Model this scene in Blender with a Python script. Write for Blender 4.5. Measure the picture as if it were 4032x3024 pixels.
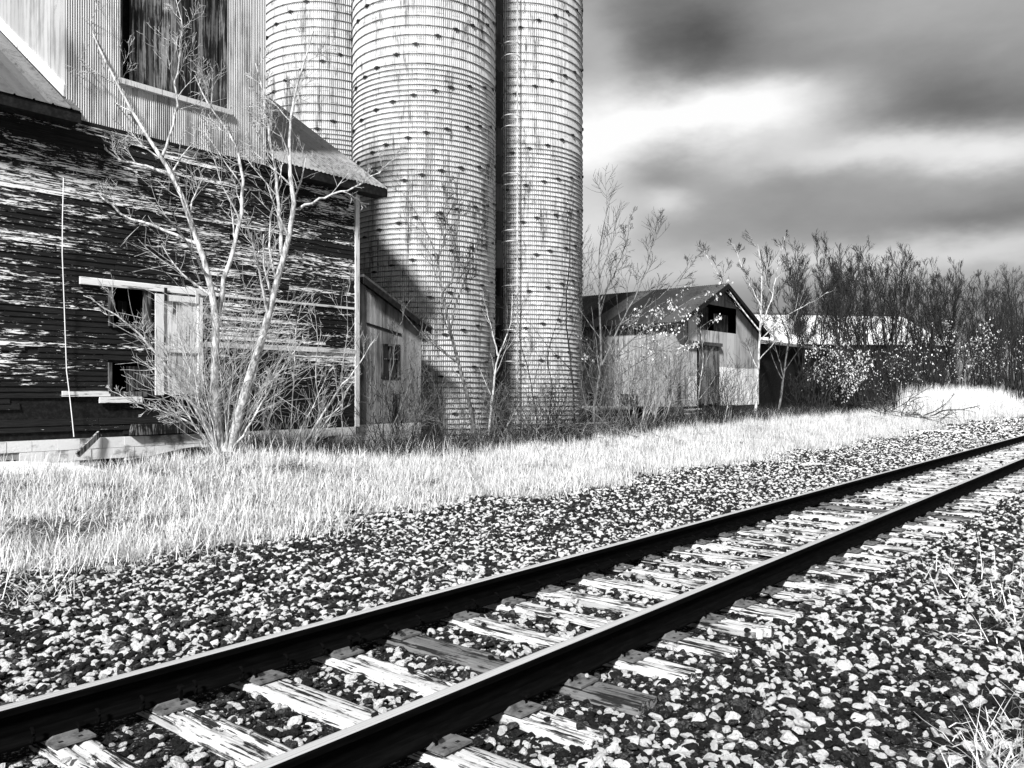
import bpy, math, random
import numpy as np
from mathutils import Vector, Matrix, Euler
random.seed(7); rng = np.random.default_rng(11)
R = math.radians
S = bpy.context.scene
for o in list(bpy.data.objects): bpy.data.objects.remove(o)
C = S.collection

# ------------------------------------------------------------------ frame
# world x = along the track (away from camera), world y = across it towards the barn, z up, 0 = top of the ties
CU, SU = 0.7734, 0.6339
FULL_F, CXF, HZF = 3250.0, 2016.0, 1540.0
CAMZ = 1.657
def at_depth(x, y, Y):
    """pixel of the 4032 px photograph + depth along the view axis -> world point"""
    X = (x - CXF) / FULL_F * Y
    return (SU * X + CU * Y, -CU * X + SU * Y, CAMZ + (HZF - y) / FULL_F * Y)
def u_at(x, v):
    r = (x - CXF) / FULL_F
    return v * (CU + SU * r) / (SU - CU * r)
def at_v(x, y, v):
    u = u_at(x, v); Y = CU * u + SU * v
    return (u, v, CAMZ + (HZF - y) / FULL_F * Y)

# ------------------------------------------------------------------ camera
cam = bpy.data.cameras.new('camera'); camo = bpy.data.objects.new('camera', cam); C.objects.link(camo)
camo.location = (0, 0, CAMZ); camo.rotation_euler = (R(90), 0, -math.atan2(CU, SU))
cam.sensor_fit = 'HORIZONTAL'; cam.sensor_width = 36.0; cam.lens = 36.0 * FULL_F / 4032.0
cam.shift_y = (HZF - 1512.0) / 4032.0
cam.clip_start = 0.05; cam.clip_end = 5000
S.camera = camo

# ------------------------------------------------------------------ light
SUN_EL = R(37); SUN_AZ = (-0.93, -0.367)          # horizontal direction towards the sun
sl = bpy.data.lights.new('sun', 'SUN'); sl.energy = 5.0; sl.angle = R(7.0); sl.color = (1, 1, 1)
slo = bpy.data.objects.new('sun', sl); C.objects.link(slo)
sd = Vector((SUN_AZ[0] * math.cos(SUN_EL), SUN_AZ[1] * math.cos(SUN_EL), math.sin(SUN_EL)))
slo.rotation_euler = sd.to_track_quat('Z', 'Y').to_euler(); slo.location = (-10, -10, 30)
S.cycles.max_bounces = 5; S.cycles.diffuse_bounces = 2; S.cycles.glossy_bounces = 2
S.view_settings.view_transform = 'Standard'; S.view_settings.look = 'None'
S.view_settings.gamma = 1.0; S.view_settings.use_curve_mapping = False
S.view_settings.exposure = 0.6

class G:
    """small node-tree helper: sockets or numbers may be passed as inputs"""
    def __init__(s, nt): s.nt = nt
    def n(s, t, ins=None, **props):
        nd = s.nt.nodes.new(t)
        for k, v in props.items(): setattr(nd, k, v)
        for k, v in (ins or {}).items():
            sk = nd.inputs[k]
            if isinstance(v, bpy.types.NodeSocket): s.nt.links.new(v, sk)
            else: sk.default_value = v
        return nd
    def m(s, op, a, b=0.0, c=0.0, clamp=False):
        return s.n('ShaderNodeMath', {0: a, 1: b, 2: c}, operation=op, use_clamp=clamp).outputs[0]
    def vm(s, op, a, b=(0, 0, 0)):
        return s.n('ShaderNodeVectorMath', {0: a, 1: b}, operation=op).outputs[0]
    def noise(s, vec, scale, detail=4, rough=0.6, dist=0.0):
        return s.n('ShaderNodeTexNoise', {'Vector': vec, 'Scale': scale, 'Detail': detail, 'Roughness': rough, 'Distortion': dist}).outputs[0]
    def step(s, v, lo, hi, a=0.0, b=1.0):
        return s.n('ShaderNodeMapRange', {0: v, 1: lo, 2: hi, 3: a, 4: b}, interpolation_type='SMOOTHSTEP').outputs[0]
    def grey(s, v):
        return s.n('ShaderNodeCombineColor', {0: v, 1: v, 2: v}).outputs[0]
    def mix(s, f, a, b):
        nd = s.n('ShaderNodeMix', {0: f, 2: a, 3: b}, data_type='FLOAT'); return nd.outputs[0]

# ------------------------------------------------------------------ world: grey cloudy sky
W = bpy.data.worlds.new('World'); S.world = W; W.use_nodes = True
nt = W.node_tree; nt.nodes.clear(); g = G(nt)
tc = g.n('ShaderNodeTexCoord').outputs['Generated']
sky = g.n('ShaderNodeTexSky', sky_type='NISHITA', sun_disc=False, sun_elevation=SUN_EL,
          sun_rotation=math.atan2(SUN_AZ[0], SUN_AZ[1]), dust_density=2.0)
skyv = g.n('ShaderNodeRGBToBW', {0: sky.outputs[0]}).outputs[0]
sep = g.n('ShaderNodeSeparateXYZ', {0: tc})
dx, dy, dz = sep.outputs
# direction -> azimuth from the view axis and elevation, both in radians
fx = g.m('ADD', g.m('MULTIPLY', dx, CU), g.m('MULTIPLY', dy, SU))
rx = g.m('SUBTRACT', g.m('MULTIPLY', dx, SU), g.m('MULTIPLY', dy, CU))
az = g.m('ARCTAN2', rx, fx); el = g.m('ARCSINE', dz)
nv = g.n('ShaderNodeCombineXYZ', {0: g.m('MULTIPLY', az, 1.0), 1: g.m('MULTIPLY', el, 2.2), 2: 0.3}).outputs[0]
w1 = g.n('ShaderNodeTexNoise', {'Vector': nv, 'Scale': 3.2, 'Detail': 6, 'Roughness': 0.58}).outputs[1]
w1s = g.n('ShaderNodeSeparateColor', {0: w1}).outputs
azd = g.m('ADD', az, g.m('MULTIPLY', g.m('SUBTRACT', w1s[0], 0.5), 0.13))
eld = g.m('ADD', el, g.m('MULTIPLY', g.m('SUBTRACT', w1s[1], 0.5), 0.09))
def pxang(x, y):
    a = math.atan2(x - CXF, FULL_F); e = math.atan2((HZF - y), math.hypot(FULL_F, x - CXF)); return a, e
def blob(x, y, wx, wy, amp):
    a, e = pxang(x, y)
    p = g.m('DIVIDE', g.m('SUBTRACT', azd, a), wx / FULL_F * 0.9)
    q = g.m('DIVIDE', g.m('SUBTRACT', eld, e), wy / FULL_F * 0.9)
    rr = g.m('ADD', g.m('MULTIPLY', p, p), g.m('MULTIPLY', q, q))
    return g.m('MULTIPLY', g.m('EXPONENT', g.m('MULTIPLY', rr, -1.0)), amp)
base = g.m('ADD', 0.15, g.m('MULTIPLY', g.noise(nv, 2.1, 7, 0.6), 0.32))
tot = base
for b in ((2640, 190, 330, 230, -0.19), (3020, 260, 380, 150, -0.10), (3720, 430, 560, 130, -0.17), (2800, 170, 170, 120, -0.05),
          (2300, 560, 330, 170, 0.85), (2720, 490, 330, 110, 0.75), (3060, 480, 250, 120, 0.60), (3450, 610, 420, 60, 0.52), (3950, 610, 330, 60, 0.50),
          (2590, 660, 190, 80, -0.26), (2700, 790, 120, 60, 0.35), (2350, 900, 250, 150, 0.45), (3050, 730, 500, 70, 0.0),
          (3850, 870, 420, 60, -0.14), (3300, 1020, 900, 75, 0.42), (3950, 980, 260, 30, 0.12), (2330, 170, 120, 200, 0.22), (3600, 60, 600, 120, 0.12)):
    tot = g.m('ADD', tot, blob(*b))
fine = g.m('MULTIPLY', g.m('SUBTRACT', g.noise(nv, 9.0, 8, 0.6), 0.5), 0.10)
cl = g.m('MAXIMUM', g.m('ADD', tot, fine), 0.07)
cl = g.m('MINIMUM', cl, 1.1)
lum = g.m('ADD', g.m('MULTIPLY', cl, 5.2), g.m('MULTIPLY', skyv, 0.08))
bg = g.n('ShaderNodeBackground', {'Color': g.grey(lum), 'Strength': 0.11})
nt.links.new(bg.outputs[0], g.n('ShaderNodeOutputWorld').inputs[0])

# ------------------------------------------------------------------ materials
MATS = {}
def mat(name, fn, rough=0.85, spec=0.2, metallic=0.0):
    """fn(g, pos, obj, rnd) -> (grey value socket/number, height socket or None, bump distance)"""
    m = bpy.data.materials.new(name); m.use_nodes = True; t = m.node_tree; t.nodes.clear(); g = G(t)
    pos = g.n('ShaderNodeNewGeometry').outputs['Position']
    ob = g.n('ShaderNodeTexCoord').outputs['Object']
    rnd = g.n('ShaderNodeObjectInfo').outputs['Random']
    r = fn(g, pos, ob, rnd)
    v, h, d = (r if isinstance(r, tuple) else (r, None, 0))
    col = g.grey(v) if isinstance(v, bpy.types.NodeSocket) else (v, v, v, 1)
    b = g.n('ShaderNodeBsdfPrincipled', {'Base Color': col, 'Roughness': rough, 'Specular IOR Level': spec, 'Metallic': metallic})
    if h is not None:
        bp = g.n('ShaderNodeBump', {'Height': h, 'Distance': d, 'Strength': 1.0})
        t.links.new(bp.outputs[0], b.inputs['Normal'])
    t.links.new(b.outputs[0], g.n('ShaderNodeOutputMaterial').inputs[0])
    MATS[name] = m; return m

def sc(g, v, s): return g.vm('MULTIPLY', v, s)

def f_clap(g, pos, ob, rnd):
    off = g.n('ShaderNodeCombineXYZ', {0: g.m('MULTIPLY', rnd, 37.0), 1: 0.0, 2: g.m('MULTIPLY', rnd, 11.0)}).outputs[0]
    p = g.vm('ADD', sc(g, pos, (1.5, 1.0, 14.0)), off)
    a = g.noise(p, 2.5, 8, 0.70, 0.4)
    big = g.noise(sc(g, pos, (0.22, 0.2, 0.55)), 1.6, 3, 0.5)
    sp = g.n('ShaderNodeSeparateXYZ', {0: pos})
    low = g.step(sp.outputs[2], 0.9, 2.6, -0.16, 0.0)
    fl = g.noise(sc(g, pos, (9, 9, 30)), 1.5, 4, 0.7)
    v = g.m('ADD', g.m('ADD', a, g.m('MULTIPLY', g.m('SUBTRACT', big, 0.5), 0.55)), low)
    v = g.m('ADD', v, g.m('MULTIPLY', g.m('SUBTRACT', rnd, 0.5), 0.16))
    v = g.m('ADD', v, g.m('MULTIPLY', g.m('SUBTRACT', fl, 0.5), 0.22))
    k = g.step(v, 0.545, 0.575)
    grain = g.noise(sc(g, pos, (2.0, 2, 90)), 2.0, 4, 0.6)
    wood = g.step(grain, 0.35, 0.8, 0.005, 0.03)
    return g.mix(k, wood, 0.82), g.m('ADD', g.m('MULTIPLY', k, 0.5), g.m('MULTIPLY', grain, 0.5)), 0.004
mat('peeling_clapboard', f_clap)
mat('dark_wood', lambda g, p, o, r: (g.step(g.noise(sc(g, p, (3, 3, 3)), 4, 6, 0.7), 0.4, 0.75, 0.006, 0.025), g.noise(p, 30, 4), 0.004))
def f_greywood(axis, lo, hi, dark, thr):
    def f(g, p, o, r):
        s = {'x': (1, 18, 18), 'y': (18, 1, 18), 'z': (22, 22, 0.9)}[axis]
        q = g.vm('ADD', sc(g, p, s), g.n('ShaderNodeCombineXYZ', {0: g.m('MULTIPLY', r, 50.0), 1: 3.0, 2: 0.0}).outputs[0])
        a = g.noise(q, 1.3, 7, 0.7)
        c = g.noise(p, 2.3, 4, 0.6)
        v = g.m('ADD', a, g.m('MULTIPLY', g.m('SUBTRACT', c, 0.5), 0.35))
        k = g.step(v, thr - 0.06, thr + 0.06)
        tone = g.mix(r, lo, hi)
        return g.mix(k, dark, tone), a, 0.006
    return f
mat('weathered_plank', f_greywood('z', 0.10, 0.38, 0.015, 0.5))
mat('dark_plank', f_greywood('z', 0.06, 0.20, 0.008, 0.56))
mat('pale_door_plank', f_greywood('z', 0.60, 0.85, 0.05, 0.43))
mat('pale_paint', f_greywood('x', 0.72, 0.86, 0.05, 0.40))
mat('pale_trim', f_greywood('z', 0.66, 0.80, 0.10, 0.40))
def f_corr(base, dirt):
    def f(g, p, o, r):
        st = g.noise(sc(g, p, (5, 5, 0.35)), 1.6, 6, 0.65)
        bl = g.noise(p, 0.8, 4, 0.6)
        k = g.step(g.m('ADD', st, g.m('MULTIPLY', g.m('SUBTRACT', bl, 0.5), 0.6)), 0.44, 0.72)
        return g.mix(k, g.m('ADD', base - 0.05, g.m('MULTIPLY', r, 0.10)), dirt)
    return f
mat('corrugated_steel', f_corr(0.62, 0.22), rough=0.6, spec=0.3)
mat('corrugated_steel_dull', f_corr(0.26, 0.07), rough=0.65, spec=0.3)
mat('corrugated_steel_rusty', f_corr(0.34, 0.04), rough=0.7, spec=0.3)
mat('white_panel', f_corr(0.40, 0.22), rough=0.6, spec=0.3)
mat('roof_metal', f_corr(0.10, 0.045), rough=0.42, spec=0.5)
mat('roof_metal_pale', f_corr(0.26, 0.08), rough=0.5, spec=0.4)
mat('far_roof_metal', f_corr(0.80, 0.62), rough=0.6, spec=0.3)
mat('old_roof', f_corr(0.045, 0.02), rough=0.8, spec=0.2)
def f_stave(g, p, o, r):
    n1 = g.noise(sc(g, p, (1.3, 1.3, 0.22)), 1.5, 6, 0.65)
    n2 = g.noise(sc(g, p, (7, 7, 1.2)), 2.0, 6, 0.7)
    k = g.step(g.m('ADD', n1, g.m('MULTIPLY', g.m('SUBTRACT', n2, 0.5), 0.8)), 0.50, 0.72)
    tone = g.m('ADD', 0.54, g.m('MULTIPLY', r, 0.18))
    return g.mix(k, tone, 0.12), g.noise(p, 60, 3), 0.002
mat('silo_concrete', f_stave, rough=0.9)
mat('hoop_steel', lambda g, p, o, r: g.step(g.noise(p, 5, 4), 0.4, 0.7, 0.30, 0.05), rough=0.5, spec=0.4)
mat('lug_iron', lambda g, p, o, r: 0.02, rough=0.7)
def f_block(g, p, o, r):
    a = g.noise(sc(g, p, (1, 1, 1.6)), 2.2, 7, 0.65)
    k = g.step(g.m('ADD', a, g.m('MULTIPLY', g.m('SUBTRACT', r, 0.5), 0.12)), 0.52, 0.70)
    return g.mix(k, 0.80, 0.20), g.noise(p, 25, 5, 0.7), 0.006
mat('whitewashed_block', f_block)
mat('mortar', lambda g, p, o, r: 0.3)
def f_tie(lo, hi, dark):
    def f(g, p, o, r):
        q = g.vm('ADD', sc(g, o, (26, 1.1, 26)), g.n('ShaderNodeCombineXYZ', {0: g.m('MULTIPLY', r, 90.0), 1: g.m('MULTIPLY', r, 31.0), 2: 0.0}).outputs[0])
        a = g.noise(q, 1.6, 7, 0.7, 0.3)
        b = g.noise(g.vm('ADD', o, g.n('ShaderNodeCombineXYZ', {0: g.m('MULTIPLY', r, 70.0), 1: 0.0, 2: 0.0}).outputs[0]), 3.0, 4, 0.6)
        v = g.m('ADD', a, g.m('MULTIPLY', g.m('SUBTRACT', b, 0.5), 0.5))
        k = g.step(v, 0.41, 0.48)
        sp = g.n('ShaderNodeSeparateXYZ', {0: o})
        fleck = g.step(g.noise(sc(g, o, (60, 14, 60)), 1.4, 3, 0.6), 0.62, 0.68)
        tone = g.mix(g.noise(q, 3.0, 4), lo, hi)
        c = g.mix(k, dark, tone)
        return g.mix(g.m('MULTIPLY', fleck, 0.8), c, dark * 1.5), g.m('ADD', k, g.m('MULTIPLY', a, 0.6)), 0.008
    return f
mat('tie_wood', f_tie(0.38, 0.72, 0.015))
mat('tie_wood_dark', f_tie(0.05, 0.24, 0.015))
mat('rail_steel', lambda g, p, o, r: g.step(g.noise(sc(g, p, (2, 14, 14)), 3, 5), 0.35, 0.8, 0.002, 0.005), rough=0.85, spec=0.02)
mat('rail_running_steel', lambda g, p, o, r: g.step(g.noise(sc(g, p, (0.25, 60, 1)), 1.5, 4), 0.3, 0.7, 0.62, 0.85), rough=0.4, metallic=0.55)
mat('plate_steel', lambda g, p, o, r: g.step(g.noise(p, 14, 5, 0.7), 0.4, 0.7, 0.16, 0.05), rough=0.6, spec=0.4)
def f_stone(g, p, o, r):
    n = g.noise(g.vm('ADD', o, g.n('ShaderNodeCombineXYZ', {0: g.m('MULTIPLY', r, 40.0), 1: 0.0, 2: 0.0}).outputs[0]), 2.6, 5, 0.7)
    cls = g.step(r, 0.58, 0.60)
    mid = g.step(r, 0.34, 0.38)
    light = g.step(n, 0.30, 0.50, 0.55, 0.88)
    dark = g.mix(mid, g.step(n, 0.35, 0.7, 0.008, 0.035), g.step(n, 0.40, 0.70, 0.02, 0.16))
    return g.mix(cls, dark, light), n, 0.05
mat('ballast_stone', f_stone, rough=0.85, spec=0.15)
def f_ground(g, p, o, r):
    sp = g.n('ShaderNodeSeparateXYZ', {0: p}); v = sp.outputs[1]
    n = g.noise(p, 1.1, 5, 0.6)
    vv = g.m('ADD', v, g.m('MULTIPLY', g.m('SUBTRACT', n, 0.5), 2.0))
    inside = g.m('MULTIPLY', g.m('MULTIPLY', g.step(vv, 8.3, 8.8), g.step(vv, 12.6, 13.8, 1.0, 0.0)), g.step(sp.outputs[0], 20.0, 50.0, 0.35, 1.0))
    far = g.step(v, 24.0, 40.0); far2 = g.step(v, -4.0, -8.0)
    fine = g.noise(sc(g, p, (1, 1, 1)), 26, 5, 0.75)
    straw = g.step(fine, 0.40, 0.60, 0.05, 0.62)
    grit = g.step(g.noise(p, 38, 3, 0.7), 0.52, 0.66, 0.015, 0.30)
    litter = g.step(fine, 0.50, 0.75, 0.012, 0.22)
    beyond = g.step(v, 8.0, 9.0)
    c = g.mix(beyond, grit, litter)
    c = g.mix(g.m('MAXIMUM', inside, g.m('MAXIMUM', far, far2)), c, straw)
    return c, fine, 0.03
mat('ground_litter', f_ground, rough=1.0, spec=0.05)
mat('dry_straw', lambda g, p, o, r: g.m('ADD', 0.40, g.m('MULTIPLY', r, 0.45)), rough=0.7, spec=0.15)
mat('reed_straw', lambda g, p, o, r: g.m('ADD', 0.62, g.m('MULTIPLY', r, 0.22)), rough=0.7, spec=0.2)
def f_bark(lo, hi):
    def f(g, p, o, r):
        n = g.noise(sc(g, p, (6, 6, 2.0)), 2.2, 6, 0.7)
        return g.step(n, 0.36, 0.62, lo, hi), g.noise(sc(g, p, (20, 20, 6)), 2, 5), 0.006
    return f
mat('pale_bark', f_bark(0.16, 0.72), rough=0.8)
mat('pale_twig', f_bark(0.24, 0.60), rough=0.8)
mat('grey_bark', f_bark(0.03, 0.22), rough=0.85)
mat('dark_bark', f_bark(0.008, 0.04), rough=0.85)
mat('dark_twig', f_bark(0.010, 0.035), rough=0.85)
mat('dry_leaf', lambda g, p, o, r: g.step(g.noise(p, 9, 3), 0.35, 0.65, 0.42, 0.80), rough=0.7)
mat('snow', lambda g, p, o, r: (0.86, g.noise(p, 9, 5), 0.03), rough=0.6)
mat('black_void', lambda g, p, o, r: 0.012)
mat('old_glass', lambda g, p, o, r: 0.02, rough=0.15, spec=0.5)
mat('cable', lambda g, p, o, r: 0.8)

# ------------------------------------------------------------------ mesh helpers
class MB:
    def __init__(s): s.v = []; s.f = []; s.mi = []
    def quad(s, a, b, c, d, m=0):
        i = len(s.v); s.v += [a, b, c, d]; s.f.append((i, i + 1, i + 2, i + 3)); s.mi.append(m)
    def box(s, x0, x1, y0, y1, z0, z1, m=0):
        i = len(s.v)
        s.v += [(x0, y0, z0), (x1, y0, z0), (x1, y1, z0), (x0, y1, z0), (x0, y0, z1), (x1, y0, z1), (x1, y1, z1), (x0, y1, z1)]
        for f in ((3, 2, 1, 0), (4, 5, 6, 7), (0, 1, 5, 4), (1, 2, 6, 5), (2, 3, 7, 6), (3, 0, 4, 7)):
            s.f.append(tuple(i + k for k in f)); s.mi.append(m)
        return s
    def hexa(s, p, m=0):
        """eight corners: bottom ring 0-3, top ring 4-7"""
        i = len(s.v); s.v += [tuple(q) for q in p]
        for f in ((3, 2, 1, 0), (4, 5, 6, 7), (0, 1, 5, 4), (1, 2, 6, 5), (2, 3, 7, 6), (3, 0, 4, 7)):
            s.f.append(tuple(i + k for k in f)); s.mi.append(m)
        return s
    def bar(s, a, b, w, h, m=0, up=(0, 0, 1)):
        a = Vector(a); b = Vector(b); t = (b - a).normalized(); sd = t.cross(Vector(up))
        if sd.length < 1e-3: sd = t.cross(Vector((1, 0, 0)))
        sd.normalize(); n = sd.cross(t); sd *= w / 2; n *= h / 2
        return s.hexa([a - sd - n, b - sd - n, b + sd - n, a + sd - n, a - sd + n, b - sd + n, b + sd + n, a + sd + n], m)
    def tube(s, pts, rad, k=6, m=0):
        P = np.array([pts], float); r = np.full((1, len(pts)), rad) if np.isscalar(rad) else np.array([rad], float)
        v, f = tubes(P, r, k); i = len(s.v)
        s.v += [tuple(q) for q in v]; s.f += [tuple(int(x) + i for x in q) for q in f]; s.mi += [m] * len(f)
        return s
    def mesh(s, name):
        me = bpy.data.meshes.new(name); me.from_pydata(s.v, [], s.f)
        if any(s.mi): me.polygons.foreach_set('material_index', s.mi)
        me.update(); return me
def tubes(P, Rr, k):
    """P (N,n,3), Rr (N,n) -> verts, quads for N tapered tubes with k sides"""
    N, n, _ = P.shape
    T = np.empty_like(P); T[:, 1:-1] = P[:, 2:] - P[:, :-2]; T[:, 0] = P[:, 1] - P[:, 0]; T[:, -1] = P[:, -1] - P[:, -2]
    T /= np.linalg.norm(T, axis=2, keepdims=True) + 1e-9
    ref = np.where(np.abs(T[:, :1, 2:3]) < 0.8, np.array([0, 0, 1.0]), np.array([1.0, 0.13, 0]))
    ref = np.broadcast_to(ref, P.shape)
    A = np.cross(T, ref); A /= np.linalg.norm(A, axis=2, keepdims=True) + 1e-9; B = np.cross(T, A)
    th = np.arange(k) * 2 * np.pi / k
    V = P[:, :, None, :] + Rr[:, :, None, None] * (np.cos(th)[None, None, :, None] * A[:, :, None, :] + np.sin(th)[None, None, :, None] * B[:, :, None, :])
    base = (np.arange(N) * n * k)[:, None, None] + (np.arange(n - 1) * k)[None, :, None]
    j = np.arange(k)[None, None, :]; j2 = (np.arange(k) + 1) % k; j2 = j2[None, None, :]
    F = np.stack([base + j, base + j2, base + k + j2, base + k + j], axis=3).reshape(-1, 4)
    return V.reshape(-1, 3), F
def npmesh(name, V, F):
    me = bpy.data.meshes.new(name); V = np.asarray(V, np.float32); F = np.asarray(F, np.int32)
    me.vertices.add(len(V)); me.vertices.foreach_set('co', V.ravel())
    m, k = F.shape
    me.loops.add(m * k); me.loops.foreach_set('vertex_index', F.ravel())
    me.polygons.add(m); me.polygons.foreach_set('loop_start', np.arange(m, dtype=np.int32) * k)
    me.update(calc_edges=True); return me
def smooth(me): me.polygons.foreach_set('use_smooth', [True] * len(me.polygons)); return me

WO = {}
def thing(name, label, cat, loc=(0, 0, 0), group=None, rotz=0.0):
    o = bpy.data.objects.new(name, None); C.objects.link(o); o.location = loc; o.rotation_euler[2] = rotz
    o.empty_display_size = 0.3
    WO[o] = Vector(loc); return tag(o, label, cat, group)
def tag(o, label, cat=None, group=None):
    o['label'] = label
    if cat: o['category'] = cat
    if group: o['group'] = group
    return o
def obj(name, me, mats, parent=None, loc=(0, 0, 0), rot=None, scale=None, local=False):
    """mesh object; loc is a world position unless local"""
    if isinstance(me, MB): me = me.mesh(name)
    o = bpy.data.objects.new(name, me); C.objects.link(o)
    if not me.materials:
        for m in ([mats] if isinstance(mats, str) else mats): me.materials.append(MATS[m])
    WO[o] = Vector(loc)
    if parent is not None:
        o.parent = parent; o.location = Vector(loc) if local else Vector(loc) - WO[parent]
        if local: WO[o] = WO[parent] + Vector(loc)
    else: o.location = loc
    if rot is not None: o.rotation_euler = rot
    if scale is not None: o.scale = scale
    return o
def stuff(o): o['kind'] = 'stuff'; return o
def structure(o): o['kind'] = 'structure'; return o

# ------------------------------------------------------------------ terrain
ZU = np.array([-60, 3, 5.3, 6.6, 8.0, 8.8, 9.8, 11, 13, 18, 22, 30, 60, 200.]); ZZ = np.array([.35, .40, .38, .25, .42, .55, .38, .24, .16, .18, .28, .45, .5, .5])
def _n(u, v, a, b, p): return np.sin(u * a + p) * np.cos(v * b + p * 1.7)
def hz(u, v):
    u = np.asarray(u, float); v = np.asarray(v, float)
    zw = np.interp(u, ZU, ZZ)
    t = np.clip((v - 8.6) / 5.6, 0, 1); t = t * t * (3 - 2 * t)
    z = -0.055 + t * (zw + 0.055)
    ins = np.clip((v - 8.2) / 1.2, 0, 1) * np.clip((15.3 - v) / 1.5, 0, 1)
    z = z + ins * (0.045 * _n(u, v, 1.9, 2.3, .4) + 0.035 * _n(u, v, 4.1, 3.7, 1.3) + 0.02 * _n(u, v, 7.7, 6.1, 2.1))
    dip = np.clip((v - 4.9) / 1.2, 0, 1) * np.clip((8.6 - v) / 1.2, 0, 1)
    z = z - 0.05 * dip
    return z - 0.10 * np.clip((1.6 - v) / 1.8, 0, 1)
gu = np.concatenate([[-1500, -500, -150, -60, -30], np.arange(-16, 46, 0.3), np.arange(46, 130, 2.0), [150, 200, 400, 900, 2500]])
gv = np.concatenate([[-1500, -500, -150, -60, -25, -12], np.arange(-8, 17, 0.25), np.arange(17, 50, 2.0), [60, 90, 200, 500, 1200, 2500]])
UU, VV = np.meshgrid(gu, gv, indexing='ij'); nu, nv_ = UU.shape
Vt = np.stack([UU, VV, hz(UU, VV)], -1).reshape(-1, 3)
ii, jj = np.meshgrid(np.arange(nu - 1), np.arange(nv_ - 1), indexing='ij'); a0 = (ii * nv_ + jj).ravel()
gm = npmesh('ground', Vt, np.stack([a0, a0 + nv_, a0 + nv_ + 1, a0 + 1], 1)); smooth(gm)
structure(obj('ground', gm, 'ground_litter'))

# ------------------------------------------------------------------ track
V1, V2 = 2.797, 4.233          # rail centre lines
prof = [(-.076, 0), (-.076, .011), (-.020, .026), (-.010, .045), (-.009, .125), (-.016, .140), (-.037, .147), (-.0375, .172), (-.033, .181), (-.022, .1855), (.022, .1855), (.033, .181),
        (.0375, .172), (.037, .147), (.016, .140), (.009, .125), (.010, .045), (.020, .026), (.076, .011), (.076, 0)]
def rail(vc, label):
    b = MB(); us = list(np.arange(-8, 90, 7.0)); n = len(prof)
    for u in us:
        w = 0.004 * math.sin(u * .7)
        b.v += [(u, vc + p[0] + w, 0.014 + p[1]) for p in prof]
    for i in range(len(us) - 1):
        for j in range(n):
            k = (j + 1) % n
            b.f.append((i * n + j, i * n + k, (i + 1) * n + k, (i + 1) * n + j)); b.mi.append(1 if j in (8, 9, 10) else 0)
    b.f.append(tuple(range(n))); b.mi.append(0)
    me = b.mesh('rail')
    t = thing('rail', label, 'rail', (0, vc, 0.014))
    obj('rail_bar', me, ['rail_steel', 'rail_running_steel'], t); return t
rail_near = rail(V1, 'dark steel rail closest to the tie ends beside the open ballast')
rail_far = rail(V2, 'dark steel rail with spring anchors on the barn side of the track')
# anchors: bent spring clips hooked round the rail foot
ab = MB(); th = np.linspace(-0.5, 3.5, 9)
ab.tube([(0, -0.092 - 0.030 * math.sin(a) * 0.9 + 0.012, 0.012 + 0.036 * (1 - math.cos(a)) * .9) for a in th], 0.0085, 6)
anchor_me = ab.mesh('rail_anchor')
TIE_U = [2.79 + 0.553 * k + 0.02 * math.sin(k * 2.3) for k in range(-6, 112)]
for tu in TIE_U:
    if tu < 14:
        for du in (-0.145, 0.145):
            obj('rail_anchor', anchor_me, 'rail_steel', rail_far, (tu + du, V2, 0.014), rot=(0, 0, random.uniform(-.1, .1)))
# ties
def tie_mesh(seed, rough):
    r = np.random.default_rng(seed); nx, ny = 13, 52; w, L = 0.115, 1.29
    xs = np.linspace(-w, w, nx); ys = np.linspace(-L, L, ny)
    X, Y = np.meshgrid(xs, ys, indexing='ij'); Z = np.zeros_like(X)
    Z -= 0.012 * (np.abs(X) / w) ** 6 + 0.006 * r.random(X.shape) * rough
    for c in range(int(5 * rough) + 2):
        x0 = r.integers(1, nx - 1); y0 = r.integers(0, ny - 12); ln = r.integers(9, 30); dp = r.uniform(.008, .035) * rough
        if r.random() < .45: y0 = 0 if r.random() < .5 else ny - ln
        xx = float(x0)
        for j in range(y0, min(ny, y0 + ln)):
            xx += r.normal(0, .18); k = int(np.clip(round(xx), 1, nx - 2)); Z[k, j] -= dp
    X = X + np.where(np.abs(X) >= w - 1e-6, np.sign(X) * -0.014 * np.abs(np.cumsum(r.normal(0, .35, X.shape), 1)).clip(0, 1.6) * rough, 0)
    for e in (0, -1): Y[:, e] += (-1 if e == 0 else 1) * r.uniform(-.05, .02, nx) * rough
    V = np.stack([X, Y, Z], -1).reshape(-1, 3)
    i, j = np.meshgrid(np.arange(nx - 1), np.arange(ny - 1), indexing='ij'); q = (i * ny + j).ravel()
    F = [np.stack([q, q + ny, q + ny + 1, q + 1], 1)]
    ring = [(i, 0) for i in range(nx)] + [(nx - 1, j) for j in range(1, ny)] + [(i, ny - 1) for i in range(nx - 2, -1, -1)] + [(0, j) for j in range(ny - 2, 0, -1)]
    idx = np.array([i * ny + j for i, j in ring]); base = V[idx].copy(); base[:, 2] = -0.17
    V = np.vstack([V, base]); o = nx * ny; m = len(idx); k = np.arange(m); k2 = (k + 1) % m
    F.append(np.stack([idx[k2], idx[k], o + k, o + k2], 1))
    return npmesh('tie_timber', V, np.vstack(F))
tie_me = [tie_mesh(s, [1.0, .7, 1.3, .5, .9, 1.1][s]) for s in range(6)]
tie_dark = tie_mesh(9, .4)
pb = MB(); pb.box(-.095, .095, -.185, .185, 0, .012)
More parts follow.
